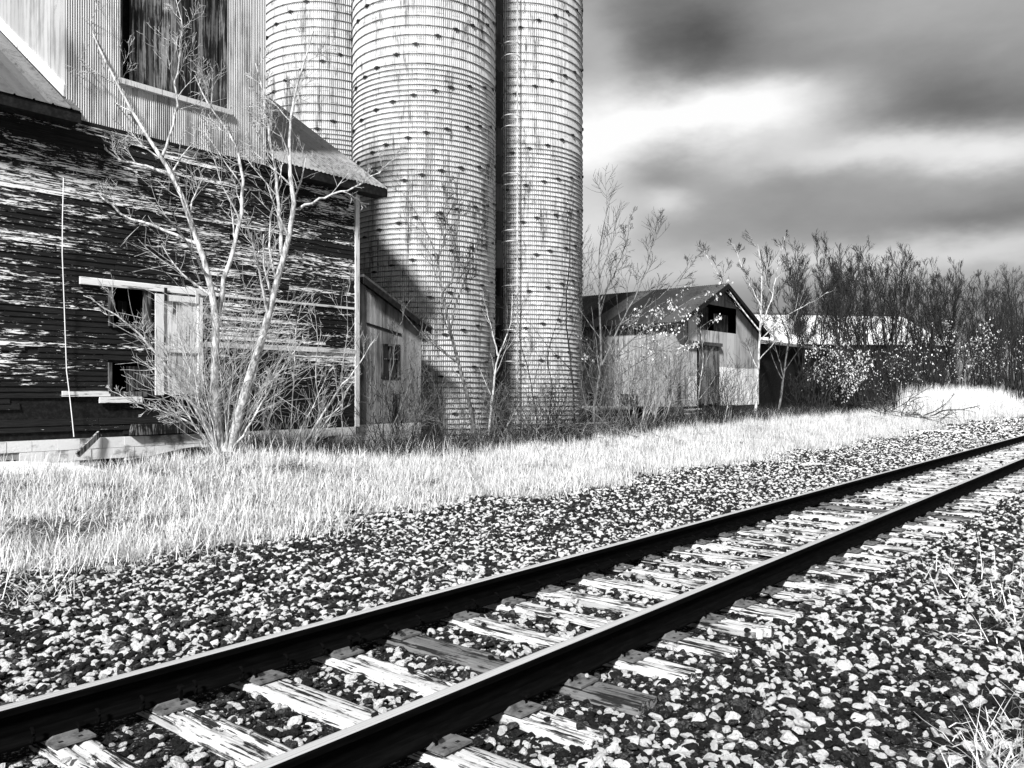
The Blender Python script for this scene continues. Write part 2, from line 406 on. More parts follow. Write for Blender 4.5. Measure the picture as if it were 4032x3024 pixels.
for sx in (-1, 1): pb.hexa([(-.09, sx * .088 - .01, .012), (.09, sx * .088 - .01, .012), (.09, sx * .088 + .014, .012), (-.09, sx * .088 + .014, .012),
                            (-.06, sx * .088 - .006, .026), (.06, sx * .088 - .006, .026), (.06, sx * .088 + .008, .026), (-.06, sx * .088 + .008, .026)])
for sx in (-1, 1):
    for hx in (-.05, .04): pb.box(hx - .010, hx + .010, sx * .145 - .009, sx * .145 + .009, .012, .0135, 1)
plate_me = pb.mesh('tie_plate')
sb = MB(); sb.box(-.008, .008, -.008, .008, -.02, .045); sb.hexa([(-.016, -.026, .042), (.016, -.026, .042), (.016, .014, .046), (-.016, .014, .046), (-.012, -.022, .056), (.012, -.022, .056), (.012, .010, .062), (-.012, .010, .062)])
spike_me = sb.mesh('spike')
GT = 'wooden ties under the rails'
for k, tu in enumerate(TIE_U):
    kk = k - 6
    dark = kk in (2, 17)
    lab = 'dark grey newer looking wooden tie among bleached ones' if dark else 'weathered bleached wooden railway tie with cracked grain lying in ballast'
    t = thing('railway_tie', lab, 'railway tie', (tu, 3.515 + random.uniform(-.04, .04), random.uniform(-.012, .004)), 'darker wooden ties' if dark else GT, R(random.uniform(-1.6, 1.6)))
    tm = tie_dark if dark else tie_me[[3, 0, 2, 1, 4, 5][kk % 6]]
    flip = math.pi if random.random() < .5 else 0
    obj('tie_timber', tm, 'tie_wood_dark' if dark else 'tie_wood', t, local=True, rot=(0, 0, flip))
    for vc, sgn in ((V1, -1), (V2, 1)):
        if tu > 45: break
        p = obj('tie_plate', plate_me, ['plate_steel', 'black_void'], t, (0, vc - t.location[1], 0.0005 - t.location[2]), local=True)
        if tu < 22:
            for sx in (-1, 1):
                du = random.choice((-.055, .06))
                obj('spike', spike_me, 'rail_steel', p, (du, sx * .092, .004 + (0.03 if random.random() < .15 else 0)), rot=(0, 0, 0 if sx < 0 else math.pi), local=True)

# ------------------------------------------------------------------ scatter (geometry nodes)
PROTO = {}
def scatter(name, pts, rot, scl, idx, protos, label=None, cat=None):
    col = bpy.data.collections.new('proto_' + name)
    for i, (me, m) in enumerate(protos):
        o = bpy.data.objects.new('%s_%02d' % (name, i), me); me.materials.clear(); me.materials.append(MATS[m]); col.objects.link(o)
    me = bpy.data.meshes.new(name); pts = np.asarray(pts, np.float32); n = len(pts)
    me.vertices.add(n); me.vertices.foreach_set('co', pts.ravel())
    a = me.attributes.new('rot', 'FLOAT_VECTOR', 'POINT'); a.data.foreach_set('vector', np.asarray(rot, np.float32).ravel())
    a = me.attributes.new('scl', 'FLOAT_VECTOR', 'POINT'); s = np.asarray(scl, np.float32); s = np.repeat(s[:, None], 3, 1) if s.ndim == 1 else s; a.data.foreach_set('vector', s.ravel())
    a = me.attributes.new('idx', 'INT', 'POINT'); a.data.foreach_set('value', np.asarray(idx, np.int32))
    o = bpy.data.objects.new(name, me); C.objects.link(o); stuff(o); tag(o, label, cat)
    ng = bpy.data.node_groups.new('scatter_' + name, 'GeometryNodeTree')
    ng.interface.new_socket('Geometry', in_out='INPUT', socket_type='NodeSocketGeometry'); ng.interface.new_socket('Geometry', in_out='OUTPUT', socket_type='NodeSocketGeometry')
    N = ng.nodes; L = ng.links; gi = N.new('NodeGroupInput'); go = N.new('NodeGroupOutput')
    ci = N.new('GeometryNodeCollectionInfo'); ci.inputs['Collection'].default_value = col; ci.inputs['Separate Children'].default_value = True; ci.inputs['Reset Children'].default_value = True
    ip = N.new('GeometryNodeInstanceOnPoints'); ip.inputs['Pick Instance'].default_value = True
    def na(nm, t): q = N.new('GeometryNodeInputNamedAttribute'); q.data_type = t; q.inputs[0].default_value = nm; return q.outputs[0]
    L.new(gi.outputs[0], ip.inputs['Points']); L.new(ci.outputs[0], ip.inputs['Instance']); L.new(na('idx', 'INT'), ip.inputs['Instance Index'])
    er = N.new('FunctionNodeEulerToRotation'); L.new(na('rot', 'FLOAT_VECTOR'), er.inputs[0]); L.new(er.outputs[0], ip.inputs['Rotation'])
    L.new(na('scl', 'FLOAT_VECTOR'), ip.inputs['Scale']); L.new(ip.outputs[0], go.inputs[0])
    md = o.modifiers.new('scatter', 'NODES'); md.node_group = ng
    return o
def in_view(u, v, margin=0.06, near=1.2):
    Y = CU * u + SU * v; X = SU * u - CU * v
    return (Y > near) & (np.abs(X) < Y * (0.6203 + margin) + 0.5)

# stones
def stone_mesh(seed):
    r = np.random.default_rng(seed)
    import bmesh
    bm = bmesh.new(); bmesh.ops.create_icosphere(bm, subdivisions=2, radius=1.0)
    V = np.array([v.co[:] for v in bm.verts])
    for _ in range(11):                      # chop with random planes: angular crushed rock
        n = r.normal(size=3); n /= np.linalg.norm(n); d = r.uniform(.42, .85)
        ex = V @ n - d; V = V - np.where(ex > 0, ex, 0)[:, None] * n
    V *= np.array([1.0, r.uniform(.62, .95), r.uniform(.45, .75)])
    V += r.normal(0, .015, V.shape)
    for v, c in zip(bm.verts, V): v.co = c
    bmesh.ops.dissolve_limit(bm, angle_limit=R(14), verts=bm.verts, edges=bm.edges)
    bmesh.ops.triangulate(bm, faces=bm.faces)
    me = bpy.data.meshes.new('stone'); bm.to_mesh(me); bm.free(); return me
def ballast_pts():
    P = []
    for (u0, u1, v0, v1, dens) in ((-1, 9, -4, 9.0, 640), (9, 18, -7, 9.2, 430), (18, 34, -2, 9.6, 300), (34, 60, 0, 10.5, 90)):
        n = int((u1 - u0) * (v1 - v0) * dens); u = rng.uniform(u0, u1, n); v = rng.uniform(v0, v1, n)
        k = in_view(u, v); P.append(np.stack([u[k], v[k], np.full(k.sum(), 1.0 if u0 < 18 else 1.15 if u0 < 34 else 1.8)], 1))
    P = np.vstack(P); u, v = P[:, 0], P[:, 1]
    edge = 8.35 + 0.35 * np.sin(u * .9) + .22 * np.sin(u * 2.7 + 1) + 0.9 * np.clip((u - 25) / 20, 0, 1)
    keep = v < edge + rng.normal(0, .18, len(u))
    tu = np.array(TIE_U); d = np.min(np.abs(u[:, None] - tu[None, :]), 1)
    ontie = (d < .135) & (v > 2.2) & (v < 4.84)
    keep &= ~(ontie & (rng.random(len(u)) > .02))
    keep &= ~((np.abs(v - V1) < .11) | (np.abs(v - V2) < .11)) | (rng.random(len(u)) < .25) & ~ontie
    return P[keep], (ontie[keep])
bp_, ont = ballast_pts(); n = len(bp_)
bz = hz(bp_[:, 0], bp_[:, 1]) + rng.uniform(-.012, .022, n) + 0.006
inside = (bp_[:, 1] > 2.1) & (bp_[:, 1] < 4.9); bz = np.where(inside, bz - .004, bz); bz = np.where(ont, .012, bz)
bs = 0.5 * np.exp(rng.normal(math.log(.060), .32, n)).clip(.026, .125) * bp_[:, 2]
bs = np.where(inside, bs * .92, bs)
rails = (np.abs(bp_[:, 1] - V1) < .11) | (np.abs(bp_[:, 1] - V2) < .11); bz = np.where(rails, bz - .02, bz)
brot = np.stack([rng.normal(0, .35, n), rng.normal(0, .35, n), rng.uniform(0, 6.28, n)], 1)
scatter('ballast', np.stack([bp_[:, 0], bp_[:, 1], bz], 1), brot, bs, rng.integers(0, 14, n),
        [(stone_mesh(100 + i), 'ballast_stone') for i in range(14)], 'crushed pale and dark ballast stones around and beside the track', 'ballast')

# grass
def blade_clump(seed, nb, h0, h1, lean, w, spread, droop):
    r = np.random.default_rng(seed); V = []; F = []
    for b in range(nb):
        a = r.uniform(0, 6.28); L = r.uniform(h0, h1); ln = abs(r.normal(0, lean)); x = r.normal(0, spread, 2)
        d = np.array([math.cos(a), math.sin(a), 0]); sd = np.array([-math.sin(a), math.cos(a), 0]) * w * r.uniform(.6, 1.4)
        p = np.array([x[0], x[1], -.01]); ang = ln; ns = 4; i0 = len(V)
        for s in range(ns + 1):
            k = 1 - (s / ns) ** 1.5 * .85
            tw = sd * k; V += [p - tw, p + tw]
            p = p + (L / ns) * (math.sin(ang) * d + math.cos(ang) * np.array([0, 0, 1])); ang += droop * r.uniform(.4, 1.3)
            if p[2] < .006: p[2] = .006 + r.random() * .02
        for s in range(ns): F.append((i0 + 2 * s, i0 + 2 * s + 1, i0 + 2 * s + 3, i0 + 2 * s + 2))
    return npmesh('clump', np.array(V), np.array(F))
gprot = [(blade_clump(i, 22, .05, .17, .75, .0040, .07, .40), 'dry_straw') for i in range(4)] + \
        [(blade_clump(20 + i, 22, .12, .34, 1.35, .0040, .10, .12), 'dry_straw') for i in range(4)] + \
        [(blade_clump(40 + i, 10, .18, .38, .35, .0034, .05, .22), 'dry_straw') for i in range(2)]
P = []
for (u0, u1, dens) in ((-3, 9, 66), (9, 20, 60), (20, 36, 44), (36, 70, 22), (70, 125, 10)):
    n = int((u1 - u0) * 7.6 * dens); u = rng.uniform(u0, u1, n); v = rng.uniform(7.7, 15.3, n); P.append(np.stack([u, v], 1))
P = np.vstack(P); u, v = P.T
edge = 8.35 + 0.35 * np.sin(u * .9) + .22 * np.sin(u * 2.7 + 1) + 0.9 * np.clip((u - 25) / 20, 0, 1)
dns = np.clip((v - edge + .35) / .7, 0, 1) * np.clip((np.where(u < 9, 14.6, 13.6) + .3 * np.sin(u * 1.3) - v) / .8, 0.05, 1)
holes = (np.sin(u * 2.1 + .7 * np.sin(v * 3)) * np.cos(v * 2.6 + u * .5) > .62) & (u < 30)
pit = np.zeros(len(u), bool)
for (px, py, a, b) in ((330, 2080, .75, .40), (440, 2060, .5, .3), (1060, 2050, .9, .10), (480, 1930, .5, .25), (1450, 2000, .8, .15), (900, 2120, .3, .2)):
    w = at_depth(px, py, 0); Y = CAMZ * FULL_F / (py - HZF) * .97; X = (px - CXF) / FULL_F * Y
    cu, cv = SU * X + CU * Y, -CU * X + SU * Y; pit |= ((u - cu) / a) ** 2 + ((v - cv) / b) ** 2 < 1
dns = np.where(holes, dns * .45, dns); dns = np.where(pit, dns * .18, dns)
k = (rng.random(len(u)) < dns) & in_view(u, v); u, v = u[k], v[k]; n = len(u)
kind = np.where(rng.random(n) < .28, rng.integers(0, 4, n), rng.integers(4, 8, n)); kind = np.where(rng.random(n) < .05, rng.integers(8, 10, n), kind)
gs = rng.uniform(.65, 1.2, n) * np.interp(u, [0, 30, 60, 120], [1, 1.1, 1.7, 2.6])
scatter('dry_grass', np.stack([u, v, hz(u, v)], 1), np.stack([rng.normal(0, .12, n), rng.normal(0, .12, n), rng.uniform(0, 6.28, n)], 1), gs, kind, gprot,
        'pale matted dry grass covering the verge between ballast and buildings', 'grass')
# straw lying on the near ballast
P = []
for (px, py, sx, sy, c) in ((3990, 2990, 90, 60, 16), (3960, 2420, 120, 120, 14), (3900, 2300, 160, 60, 10), (4000, 2700, 60, 200, 8), (60, 2280, 120, 60, 30), (500, 2170, 260, 30, 26)):
    for _ in range(c):
        x = random.gauss(px, sx); y = max(1700, random.gauss(py, sy)); Y = (CAMZ + .06) * FULL_F / (y - HZF); X = (x - CXF) / FULL_F * Y
        P.append((SU * X + CU * Y, -CU * X + SU * Y))
P = np.array(P); n = len(P)
sprot = [(blade_clump(60 + i, 9, .15, .38, 1.5, .0036, .10, .05), 'dry_straw') for i in range(4)]
scatter('loose_straw', np.stack([P[:, 0], P[:, 1], hz(P[:, 0], P[:, 1]) + .03], 1), np.stack([rng.normal(0, .1, n), rng.normal(0, .1, n), rng.uniform(0, 6.28, n)], 1), rng.uniform(.7, 1.2, n), rng.integers(0, 4, n), sprot,
        'loose straw blown over the ballast stones', 'straw')
# reeds: tall pale patch
n = 520; uu = rng.uniform(52, 78, n); vv = 11.6 + rng.normal(0, .9, n) + (uu - 52) * .04
rprot = [(blade_clump(80 + i, 22, .9, 1.7, .16, .012, .20, .08), 'reed_straw') for i in range(4)]
scatter('tall_reeds', np.stack([uu, vv, hz(uu, vv)], 1), np.stack([rng.normal(0, .06, n), rng.normal(0, .06, n), rng.uniform(0, 6.28, n)], 1), rng.uniform(.7, 1.15, n), rng.integers(0, 4, n), rprot,
        'tall pale reed grass standing in front of the hedgerow', 'reeds')
# dead weeds and leaf litter along the buildings
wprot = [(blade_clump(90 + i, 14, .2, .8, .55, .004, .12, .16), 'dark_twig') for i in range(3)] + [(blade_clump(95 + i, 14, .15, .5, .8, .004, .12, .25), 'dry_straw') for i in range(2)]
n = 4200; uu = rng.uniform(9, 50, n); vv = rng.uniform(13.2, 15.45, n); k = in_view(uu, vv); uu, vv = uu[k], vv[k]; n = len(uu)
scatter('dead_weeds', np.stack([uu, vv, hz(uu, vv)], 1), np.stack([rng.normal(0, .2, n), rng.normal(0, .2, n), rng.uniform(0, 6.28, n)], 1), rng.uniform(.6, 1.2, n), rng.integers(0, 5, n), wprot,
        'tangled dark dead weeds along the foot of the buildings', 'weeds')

# ------------------------------------------------------------------ building helpers
def corr(name, org, al, up, nr, length, lo, hi, pitch=.036, amp=.008, shape='wave', thick=0.0):
    """sheet running along al; lo/hi give its lower/upper edge at distance t; relief along nr"""
    org, al, up, nr = (np.array(q, float) for q in (org, al, up, nr))
    if shape == 'wave':
        n = max(2, int(round(length / pitch)) * 6) + 1; t = np.linspace(0, length, n); d = amp * np.sin(t / pitch * 2 * np.pi)
    else:
        t = [0.0]; d = [0.0]; x = pitch * .15
        while x < length - .06:
            t += [x, x + .012, x + .032, x + .044]; d += [0, amp, amp, 0]; x += pitch
        t.append(length); d.append(0); t = np.array(t); d = np.array(d); n = len(t)
    lo_ = np.array([lo(x) if callable(lo) else lo for x in t]); hi_ = np.array([hi(x) if callable(hi) else hi for x in t])
    nr_rows = 2
    A = org + t[:, None] * al + d[:, None] * nr
    V = np.vstack([A + lo_[:, None] * up, A + hi_[:, None] * up]); i = np.arange(n - 1)
    F = np.stack([i, i + 1, i + 1 + n, i + n], 1)
    me = npmesh(name, V, F)
    if shape == 'wave': smooth(me)
    return me
def wall_holes(b, u0, u1, v0, v1, z0, z1, holes):
    us = sorted({u0, u1, *[h[0] for h in holes], *[h[1] for h in holes]}); zs = sorted({z0, z1, *[h[2] for h in holes], *[h[3] for h in holes]})
    for a, c in zip(us, us[1:]):
        for d, e in zip(zs, zs[1:]):
            m = ((a + c) / 2, (d + e) / 2)
            if any(h[0] < m[0] < h[1] and h[2] < m[1] < h[3] for h in holes): continue
            b.box(a, c, v0, v1, d, e)
    return b
def subtract(a, b, holes):
    segs = [(a, b)]
    for h0, h1 in holes:
        out = []
        for s, e in segs:
            if h1 <= s or h0 >= e: out.append((s, e)); continue
            if h0 > s: out.append((s, h0))
            if h1 < e: out.append((h1, e))
        segs = out
    return [q for q in segs if q[1] - q[0] > .05]

# ------------------------------------------------------------------ the clapboard barn
BU, BV = 13.10, 15.56            # right front corner
UL = -1.0                        # far left end, out of the picture
def su(s): return BU - s
barn = thing('barn', 'tall old barn with peeling white clapboards and a corrugated tower', 'barn', (BU, BV, 0.2))
WIN = (su(5.90), su(5.31), 2.93, 3.62); LOW = (su(5.92), su(5.15), 1.66, 2.19)
ZT = 6.60; ZF = 0.80
b = wall_holes(MB(), UL, BU, BV + .03, BV + .13, ZF, ZT + .02, [WIN, LOW])
b.box(BU - .10, BU, BV + .13, BV + 11, ZF, ZT); b.box(UL, UL + .1, BV + .13, BV + 11, ZF, ZT); b.box(UL + .1, BU - .1, BV + 10.9, BV + 11, ZF, ZT)
b.box(UL + .1, BU - .1, BV + .13, BV + 10.9, ZF, ZF + .08)
obj('wall', b, 'dark_wood', barn)
# gable triangles of the end walls
ZR = 10.62; VR = 21.06
gb = MB()
for uu_ in (BU - .1, UL):
    gb.hexa([(uu_, BV + .05, ZT), (uu_ + .1, BV + .05, ZT), (uu_ + .1, BV + 10.95, ZT), (uu_, BV + 10.95, ZT), (uu_, VR - .05, ZR - .15), (uu_ + .1, VR - .05, ZR - .15), (uu_ + .1, VR + .05, ZR - .15), (uu_, VR + .05, ZR - .15)])
obj('gable_wall', gb, 'dark_wood', barn)
# clapboards, each board its own piece
cbm = MB(); cbm.hexa([(0, -.020, 0), (1, -.020, 0), (1, .008, 0), (0, .008, 0), (0, 0, .118), (1, 0, .118), (1, .008, .118), (0, .008, .118)])
clap_me = cbm.mesh('clapboard'); EXP = 0.1
row = 0; z = ZF + .04
while z < ZT - .02:
    holes = [(h[0] - .06, h[1] + .06) for h in (WIN, LOW) if h[2] - .05 < z + .06 < h[3] + .05]
    x = 1.5 + random.uniform(-1.5, .6)
    cuts = [x]
    while cuts[-1] < BU - .10: cuts.append(min(cuts[-1] + random.uniform(2.6, 4.4), BU - .10))
    for a, c in zip(cuts, cuts[1:]):
        for s, e in subtract(a, c, holes):
            if z < 1.45 and random.random() < .30 and s < 9: continue        # rotten boards gone near the sill
            if random.random() < .02: e -= random.uniform(.2, .8)
            if e - s < .1: continue
            obj('clapboard', clap_me, 'peeling_clapboard', barn, (s + .004, BV + .022 - random.uniform(0, .006), z + random.uniform(-.006, .006)),
                rot=(random.uniform(-.03, .05), random.uniform(-.0028, .0028), 0), scale=(e - s - .008, 1, 1))
    z += EXP; row += 1
# trim
b = MB(); b.box(BU - .10, BU + .02, BV - .035, BV + .03, ZF, ZT - .1); obj('corner_board', b, 'pale_trim', barn)
b = MB(); b.hexa([(su(6.50), BV - .07, 3.60), (su(3.9), BV - .07, 3.60), (su(3.9), BV + .0, 3.60), (su(6.5), BV + .0, 3.60), (su(6.5), BV - .055, 3.72), (su(3.9), BV - .055, 3.72), (su(3.9), BV + .0, 3.74), (su(6.5), BV + .0, 3.74)])
obj('door_track_board', b, 'pale_paint', barn)
b = MB(); b.box(su(3.88), su(.12), BV - .026, BV + .0, 3.62, 3.67); obj('batten', b, 'pale_paint', barn)
b = MB(); b.box(su(4.1), su(.12), BV - .032, BV + .0, 2.56, 2.67); obj('belt_board', b, 'pale_paint', barn)
b = MB(); b.box(su(6.15), su(5.36), BV - .05, BV + .0, 1.44, 1.55); obj('sill_board', b, 'pale_paint', barn)
b = MB(); b.box(su(6.8), su(5.95), BV - .03, BV + .0, 1.56, 1.66); obj('sill_board', b, 'pale_paint', barn)
# window opening
wf = MB()
for (a, c, d, e) in ((WIN[0] - .08, WIN[0], WIN[2] - .06, WIN[3]), (WIN[1], WIN[1] + .14, WIN[2] - .06, WIN[3])): wf.box(a, c, BV - .035, BV + .10, d, e)
wf.box(WIN[0], WIN[1], BV - .05, BV + .10, WIN[2] - .08, WIN[2])
w = obj('window_frame', wf, 'weathered_plank', barn)
b = MB(); b.box(WIN[0] + .24, WIN[0] + .42, BV + .30, BV + .32, WIN[2] + .1, WIN[2] + .46); obj('hanging_board', b, 'dark_plank', w)
# lower hatch: dark boards, one dropped out
for k, (a, c) in enumerate(((0.30, .44), (.45, .60), (.61, .75))):
    b = MB(); b.box(LOW[0] + a, LOW[0] + c, BV + .02, BV + .045, LOW[2] + .02 * (k == 1), LOW[3] - .06); obj('hatch_board', b, 'dark_plank', barn)
b = MB(); b.box(LOW[0] - .06, LOW[0], BV - .03, BV + .06, LOW[2] - .05, LOW[3]); b.box(LOW[0], LOW[1] - .1, BV - .045, BV + .03, LOW[2] - .11, LOW[2] - .01); obj('hatch_frame', b, 'weathered_plank', barn)
# sliding door
D0, D1, DZ0, DZ1 = su(5.11), su(4.12), 1.58, 3.55
fr = MB(); y0, y1 = BV - .085, BV - .055
fr.box(D0, D0 + .17, y0, y1, DZ0, DZ1); fr.box(D1 - .10, D1, y0, y1, DZ0, DZ1); fr.box(D0 + .17, D1 - .10, y0, y1, DZ1 - .12, DZ1); fr.box(D0 + .17, D1 - .1, y0, y1, 2.42, 2.55)
dr = obj('sliding_door', fr, 'pale_trim', barn)
x = D0 + .02
while x < D1 - .03:
    w_ = min(random.uniform(.09, .13), D1 - .02 - x); b = MB(); b.box(x, x + w_ - .008, BV - .05, BV - .032, DZ0 + random.uniform(0, .05), DZ1 - .03); obj('plank', b, 'pale_door_plank', dr); x += w_
for dx_ in (.20, .86):
    b = MB(); b.box(D0 + dx_ - .03, D0 + dx_ + .03, BV - .10, BV - .088, 3.42, 3.68); obj('door_hanger', b, 'lug_iron' if dx_ < .5 else 'pale_trim', dr)
# exposed sill beam
b = MB(); b.hexa([(su(5.6), BV - .14, .82), (su(3.95), BV - .12, .83), (su(3.95), BV + .0, .83), (su(5.6), BV + .0, .82), (su(5.55), BV - .12, 1.03), (su(3.95), BV - .12, 1.0), (su(3.95), BV + .0, 1.0), (su(5.55), BV + .0, 1.03)])
obj('sill_beam', b, 'dark_plank', barn)
# block foundation, each block a piece
blm = MB(); blm.box(.004, .396, -.03, .2, .004, .196); blk_me = blm.mesh('foundation_block')
fb = MB(); fb.box(UL, BU - .01, BV - .012, BV + .2, -.3, ZF - .002); obj('mortar_core', fb, 'mortar', barn)
VENT = [(su(6.15), su(5.75), .18, .42), (su(8.0), su(7.55), .30, .48), (su(1.35), su(.95), .40, .58)]
for r_ in range(4):
    z0 = ZF - .2 * (r_ + 1); x = 1.8 - (.2 if r_ % 2 else 0)
    while x < BU - .2:
        L = min(.4, BU - x)
        if not any(x < h[1] - .05 and x + L > h[0] + .05 and z0 < h[3] - .02 and z0 + .2 > h[2] + .02 for h in VENT):
            obj('foundation_block', blk_me, 'whitewashed_block', barn, (x, BV - random.uniform(0, .012), z0), rot=(0, 0, random.uniform(-.01, .01)), scale=(L / .4, 1, 1))
        x += .4
for h in VENT:
    b = MB(); b.box(h[0], h[1], BV - .018, BV - .013, h[2], h[3]); obj('vent_opening', b, 'black_void', barn)
# corrugated tower
TU0, TU1 = su(6.73), su(2.58); OP = (su(5.75), su(3.55), 7.53, 10.3); TZ = 12.4
b = wall_holes(MB(), TU0 + .02, TU1 - .02, BV + .02, BV + .10, ZT + .02, TZ, [(OP[0], OP[1], OP[2], OP[3])])
b.box(TU1 - .1, TU1 - .02, BV + .10, BV + 9, ZT, TZ); b.box(TU0 + .02, TU0 + .1, BV + .10, BV + 9, ZT, TZ); b.box(TU0 + .1, TU1 - .1, BV + 8.9, BV + 9, ZT, TZ); b.box(TU0 - .3, TU1 + .3, BV - .4, BV + 9.4, TZ, TZ + .15)
obj('tower_wall', b, 'dark_wood', barn)
def sheets(u0, u1, z0, z1, m, par, v=BV - .012, w=.66, pitch=.042, amp=.013, top=None, name='corrugated_sheet', bot=None):
    x = u0
    while x < u1 - .03:
        L = min(w, u1 - x)
        if u1 - x - L < .1: L = u1 - x
        hi = (lambda t, x=x: top(x + t)) if top else z1
        obj(name, corr(name, (x, v - random.uniform(0, .004), 0), (1, 0, 0), (0, 0, 1), (0, -1, 0), L, z0 + random.uniform(-.012, .012), hi, pitch, amp), m, par); x += L
sheets(TU0, OP[0] - .02, ZT - .03, TZ, 'corrugated_steel', barn); sheets(OP[0] - .02, OP[1] + .02, ZT - .03, OP[2] - .04, 'corrugated_steel', barn); sheets(OP[1] + .02, TU1, ZT - .03, TZ, 'corrugated_steel', barn)
b = MB(); b.box(TU0 + .25, TU1 - .02, BV - .05, BV - .024, ZT - .10, ZT - .035); obj('drip_board', b, 'dark_wood', barn)
b = MB(); b.box(OP[0] - .06, OP[1] + .08, BV - .10, BV + .02, OP[2] - .10, OP[2]); obj('opening_sill', b, 'pale_trim', barn)
b = MB(); b.box(OP[0] - .02, OP[0] + .03, BV - .02, BV + .3, OP[2], OP[3]); b.box(OP[1] - .03, OP[1] + .02, BV - .02, BV + .3, OP[2], OP[3]); obj('opening_jamb', b, 'dark_plank', barn)
x = OP[0] + .25
while x < OP[1] - .05:
    w_ = random.uniform(.12, .2); w_ = min(w_, OP[1] - .03 - x); dk = x > OP[0] + 1.15
    if not (dk and random.random() < .22):
        b = MB(); b.box(x, x + w_ - .012, BV + .16 + .05 * dk, BV + .19 + .05 * dk, OP[2] + random.uniform(0, .04), OP[3]); obj('tower_door_plank', b, 'dark_plank' if dk and random.random() < .7 else 'weathered_plank', barn)
    x += w_
b = MB(); b.box(OP[0] + .03, OP[1] - .03, BV + .32, BV + .36, OP[2] - .05, OP[3]); obj('tower_door_backing', b, 'dark_wood', barn)
# pale side panels of the tower, facing left
y = BV + .0
while y < BV + 8.9:
    L = min(.62, BV + 8.9 - y); b = MB(); b.box(TU0 - .012 - random.uniform(0, .004), TU0 + .018, y + .004, y + L - .004, 6.75, TZ); obj('side_panel', b, 'white_panel', barn); y += L
PITCH = .677
def rz(v): return 6.905 + PITCH * (v - BV)          # roof surface
b = MB(); b.hexa([(TU0 - .05, BV - .02, rz(BV) + .02), (TU0 - .013, BV - .02, rz(BV) + .02), (TU0 - .013, VR - .1, rz(VR - .1) + .02), (TU0 - .05, VR - .1, rz(VR - .1) + .02),
                  (TU0 - .05, BV - .02, rz(BV) + .24), (TU0 - .013, BV - .02, rz(BV) + .24), (TU0 - .013, VR - .1, rz(VR - .1) + .24), (TU0 - .05, VR - .1, rz(VR - .1) + .24)])
obj('roof_flashing', b, 'pale_trim', barn)
# roofs
VE = BV - .45; sl_ = math.hypot(1, PITCH); upv = np.array([0, 1 / sl_, PITCH / sl_]); nrv = np.array([0, -PITCH / sl_, 1 / sl_])
RL = (VR - VE) * sl_
def roof(u0, u1, m, w, pitch, amp, shape, kind):
    x = u0
    while x < u1 - .02:
        L = min(w, u1 - x)
        obj('roof_sheet', corr('roof_sheet', (x, VE, rz(VE)), (1, 0, 0), upv, nrv, L - .002, random.uniform(-.03, .0), RL, pitch, amp, shape), m, barn); x += L
    d = MB(); th = .07
    d.hexa([(u0 + .01, VE + .02, rz(VE) - th - .02), (u1 - .01, VE + .02, rz(VE) - th - .02), (u1 - .01, VR, rz(VR) - th), (u0 + .01, VR, rz(VR) - th),
            (u0 + .01, VE + .02, rz(VE) - .02), (u1 - .01, VE + .02, rz(VE) - .02), (u1 - .01, VR, rz(VR) - .015), (u0 + .01, VR, rz(VR) - .015)])
    obj('roof_deck', d, 'dark_wood', barn)
    f = MB(); f.box(u0 + .012, u1 - .012, VE + .0, VE + .03, rz(VE) - .22, rz(VE) - .03); obj('fascia', f, 'dark_wood', barn)
    f = MB(); f.box(u0 + .015, u1 - .015, VE + .03, BV - .03, rz(VE) - .20, rz(VE) - .17); obj('soffit', f, 'dark_wood', barn)
roof(UL - .3, su(6.64), 'roof_metal', .9, .3, .022, 'rib', 0)
roof(TU1 + .005, BU + .55, 'roof_metal_pale', .66, .11, .012, 'wave', 1)
bk = MB(); bk.hexa([(UL - .3, VR, rz(VR) - .07), (BU + .55, VR, rz(VR) - .07), (BU + .55, BV + 11.4, 6.5), (UL - .3, BV + 11.4, 6.5), (UL - .3, VR, rz(VR) - .01), (BU + .55, VR, rz(VR) - .01), (BU + .55, BV + 11.4, 6.56), (UL - .3, BV + 11.4, 6.56)])
obj('rear_roof', bk, 'old_roof', barn)
f = MB()
for uu_ in (BU + .50,):
    f.hexa([(uu_, VE, rz(VE) - .2), (uu_ + .04, VE, rz(VE) - .2), (uu_ + .04, VR, rz(VR) - .2), (uu_, VR, rz(VR) - .2), (uu_, VE, rz(VE) - .03), (uu_ + .04, VE, rz(VE) - .03), (uu_ + .04, VR, rz(VR) - .03), (uu_, VR, rz(VR) - .03)])
obj('rake_board', f, 'dark_wood', barn)

# hanging wire on the wall
wp = [(250, 700), (246, 860), (245, 1000), (252, 1180), (258, 1350), (262, 1460), (272, 1540), (283, 1640), (291, 1720)]
wm = MB().tube([at_v(x, y, BV - .10 - .03 * math.sin(i)) for i, (x, y) in enumerate(wp)], .009, 5)
tag(obj('hanging_cable', wm, 'cable', loc=(0, 0, 0)), 'thin pale cable hanging down the clapboard wall', 'cable')
# plank leaning on the foundation
pm = MB().bar(at_v(305, 1792, BV - .22), at_v(393, 1706, BV - .08), .05, .10); tag(obj('leaning_plank', pm, 'weathered_plank'), 'grey plank leaning aslant against the whitewashed foundation', 'plank')

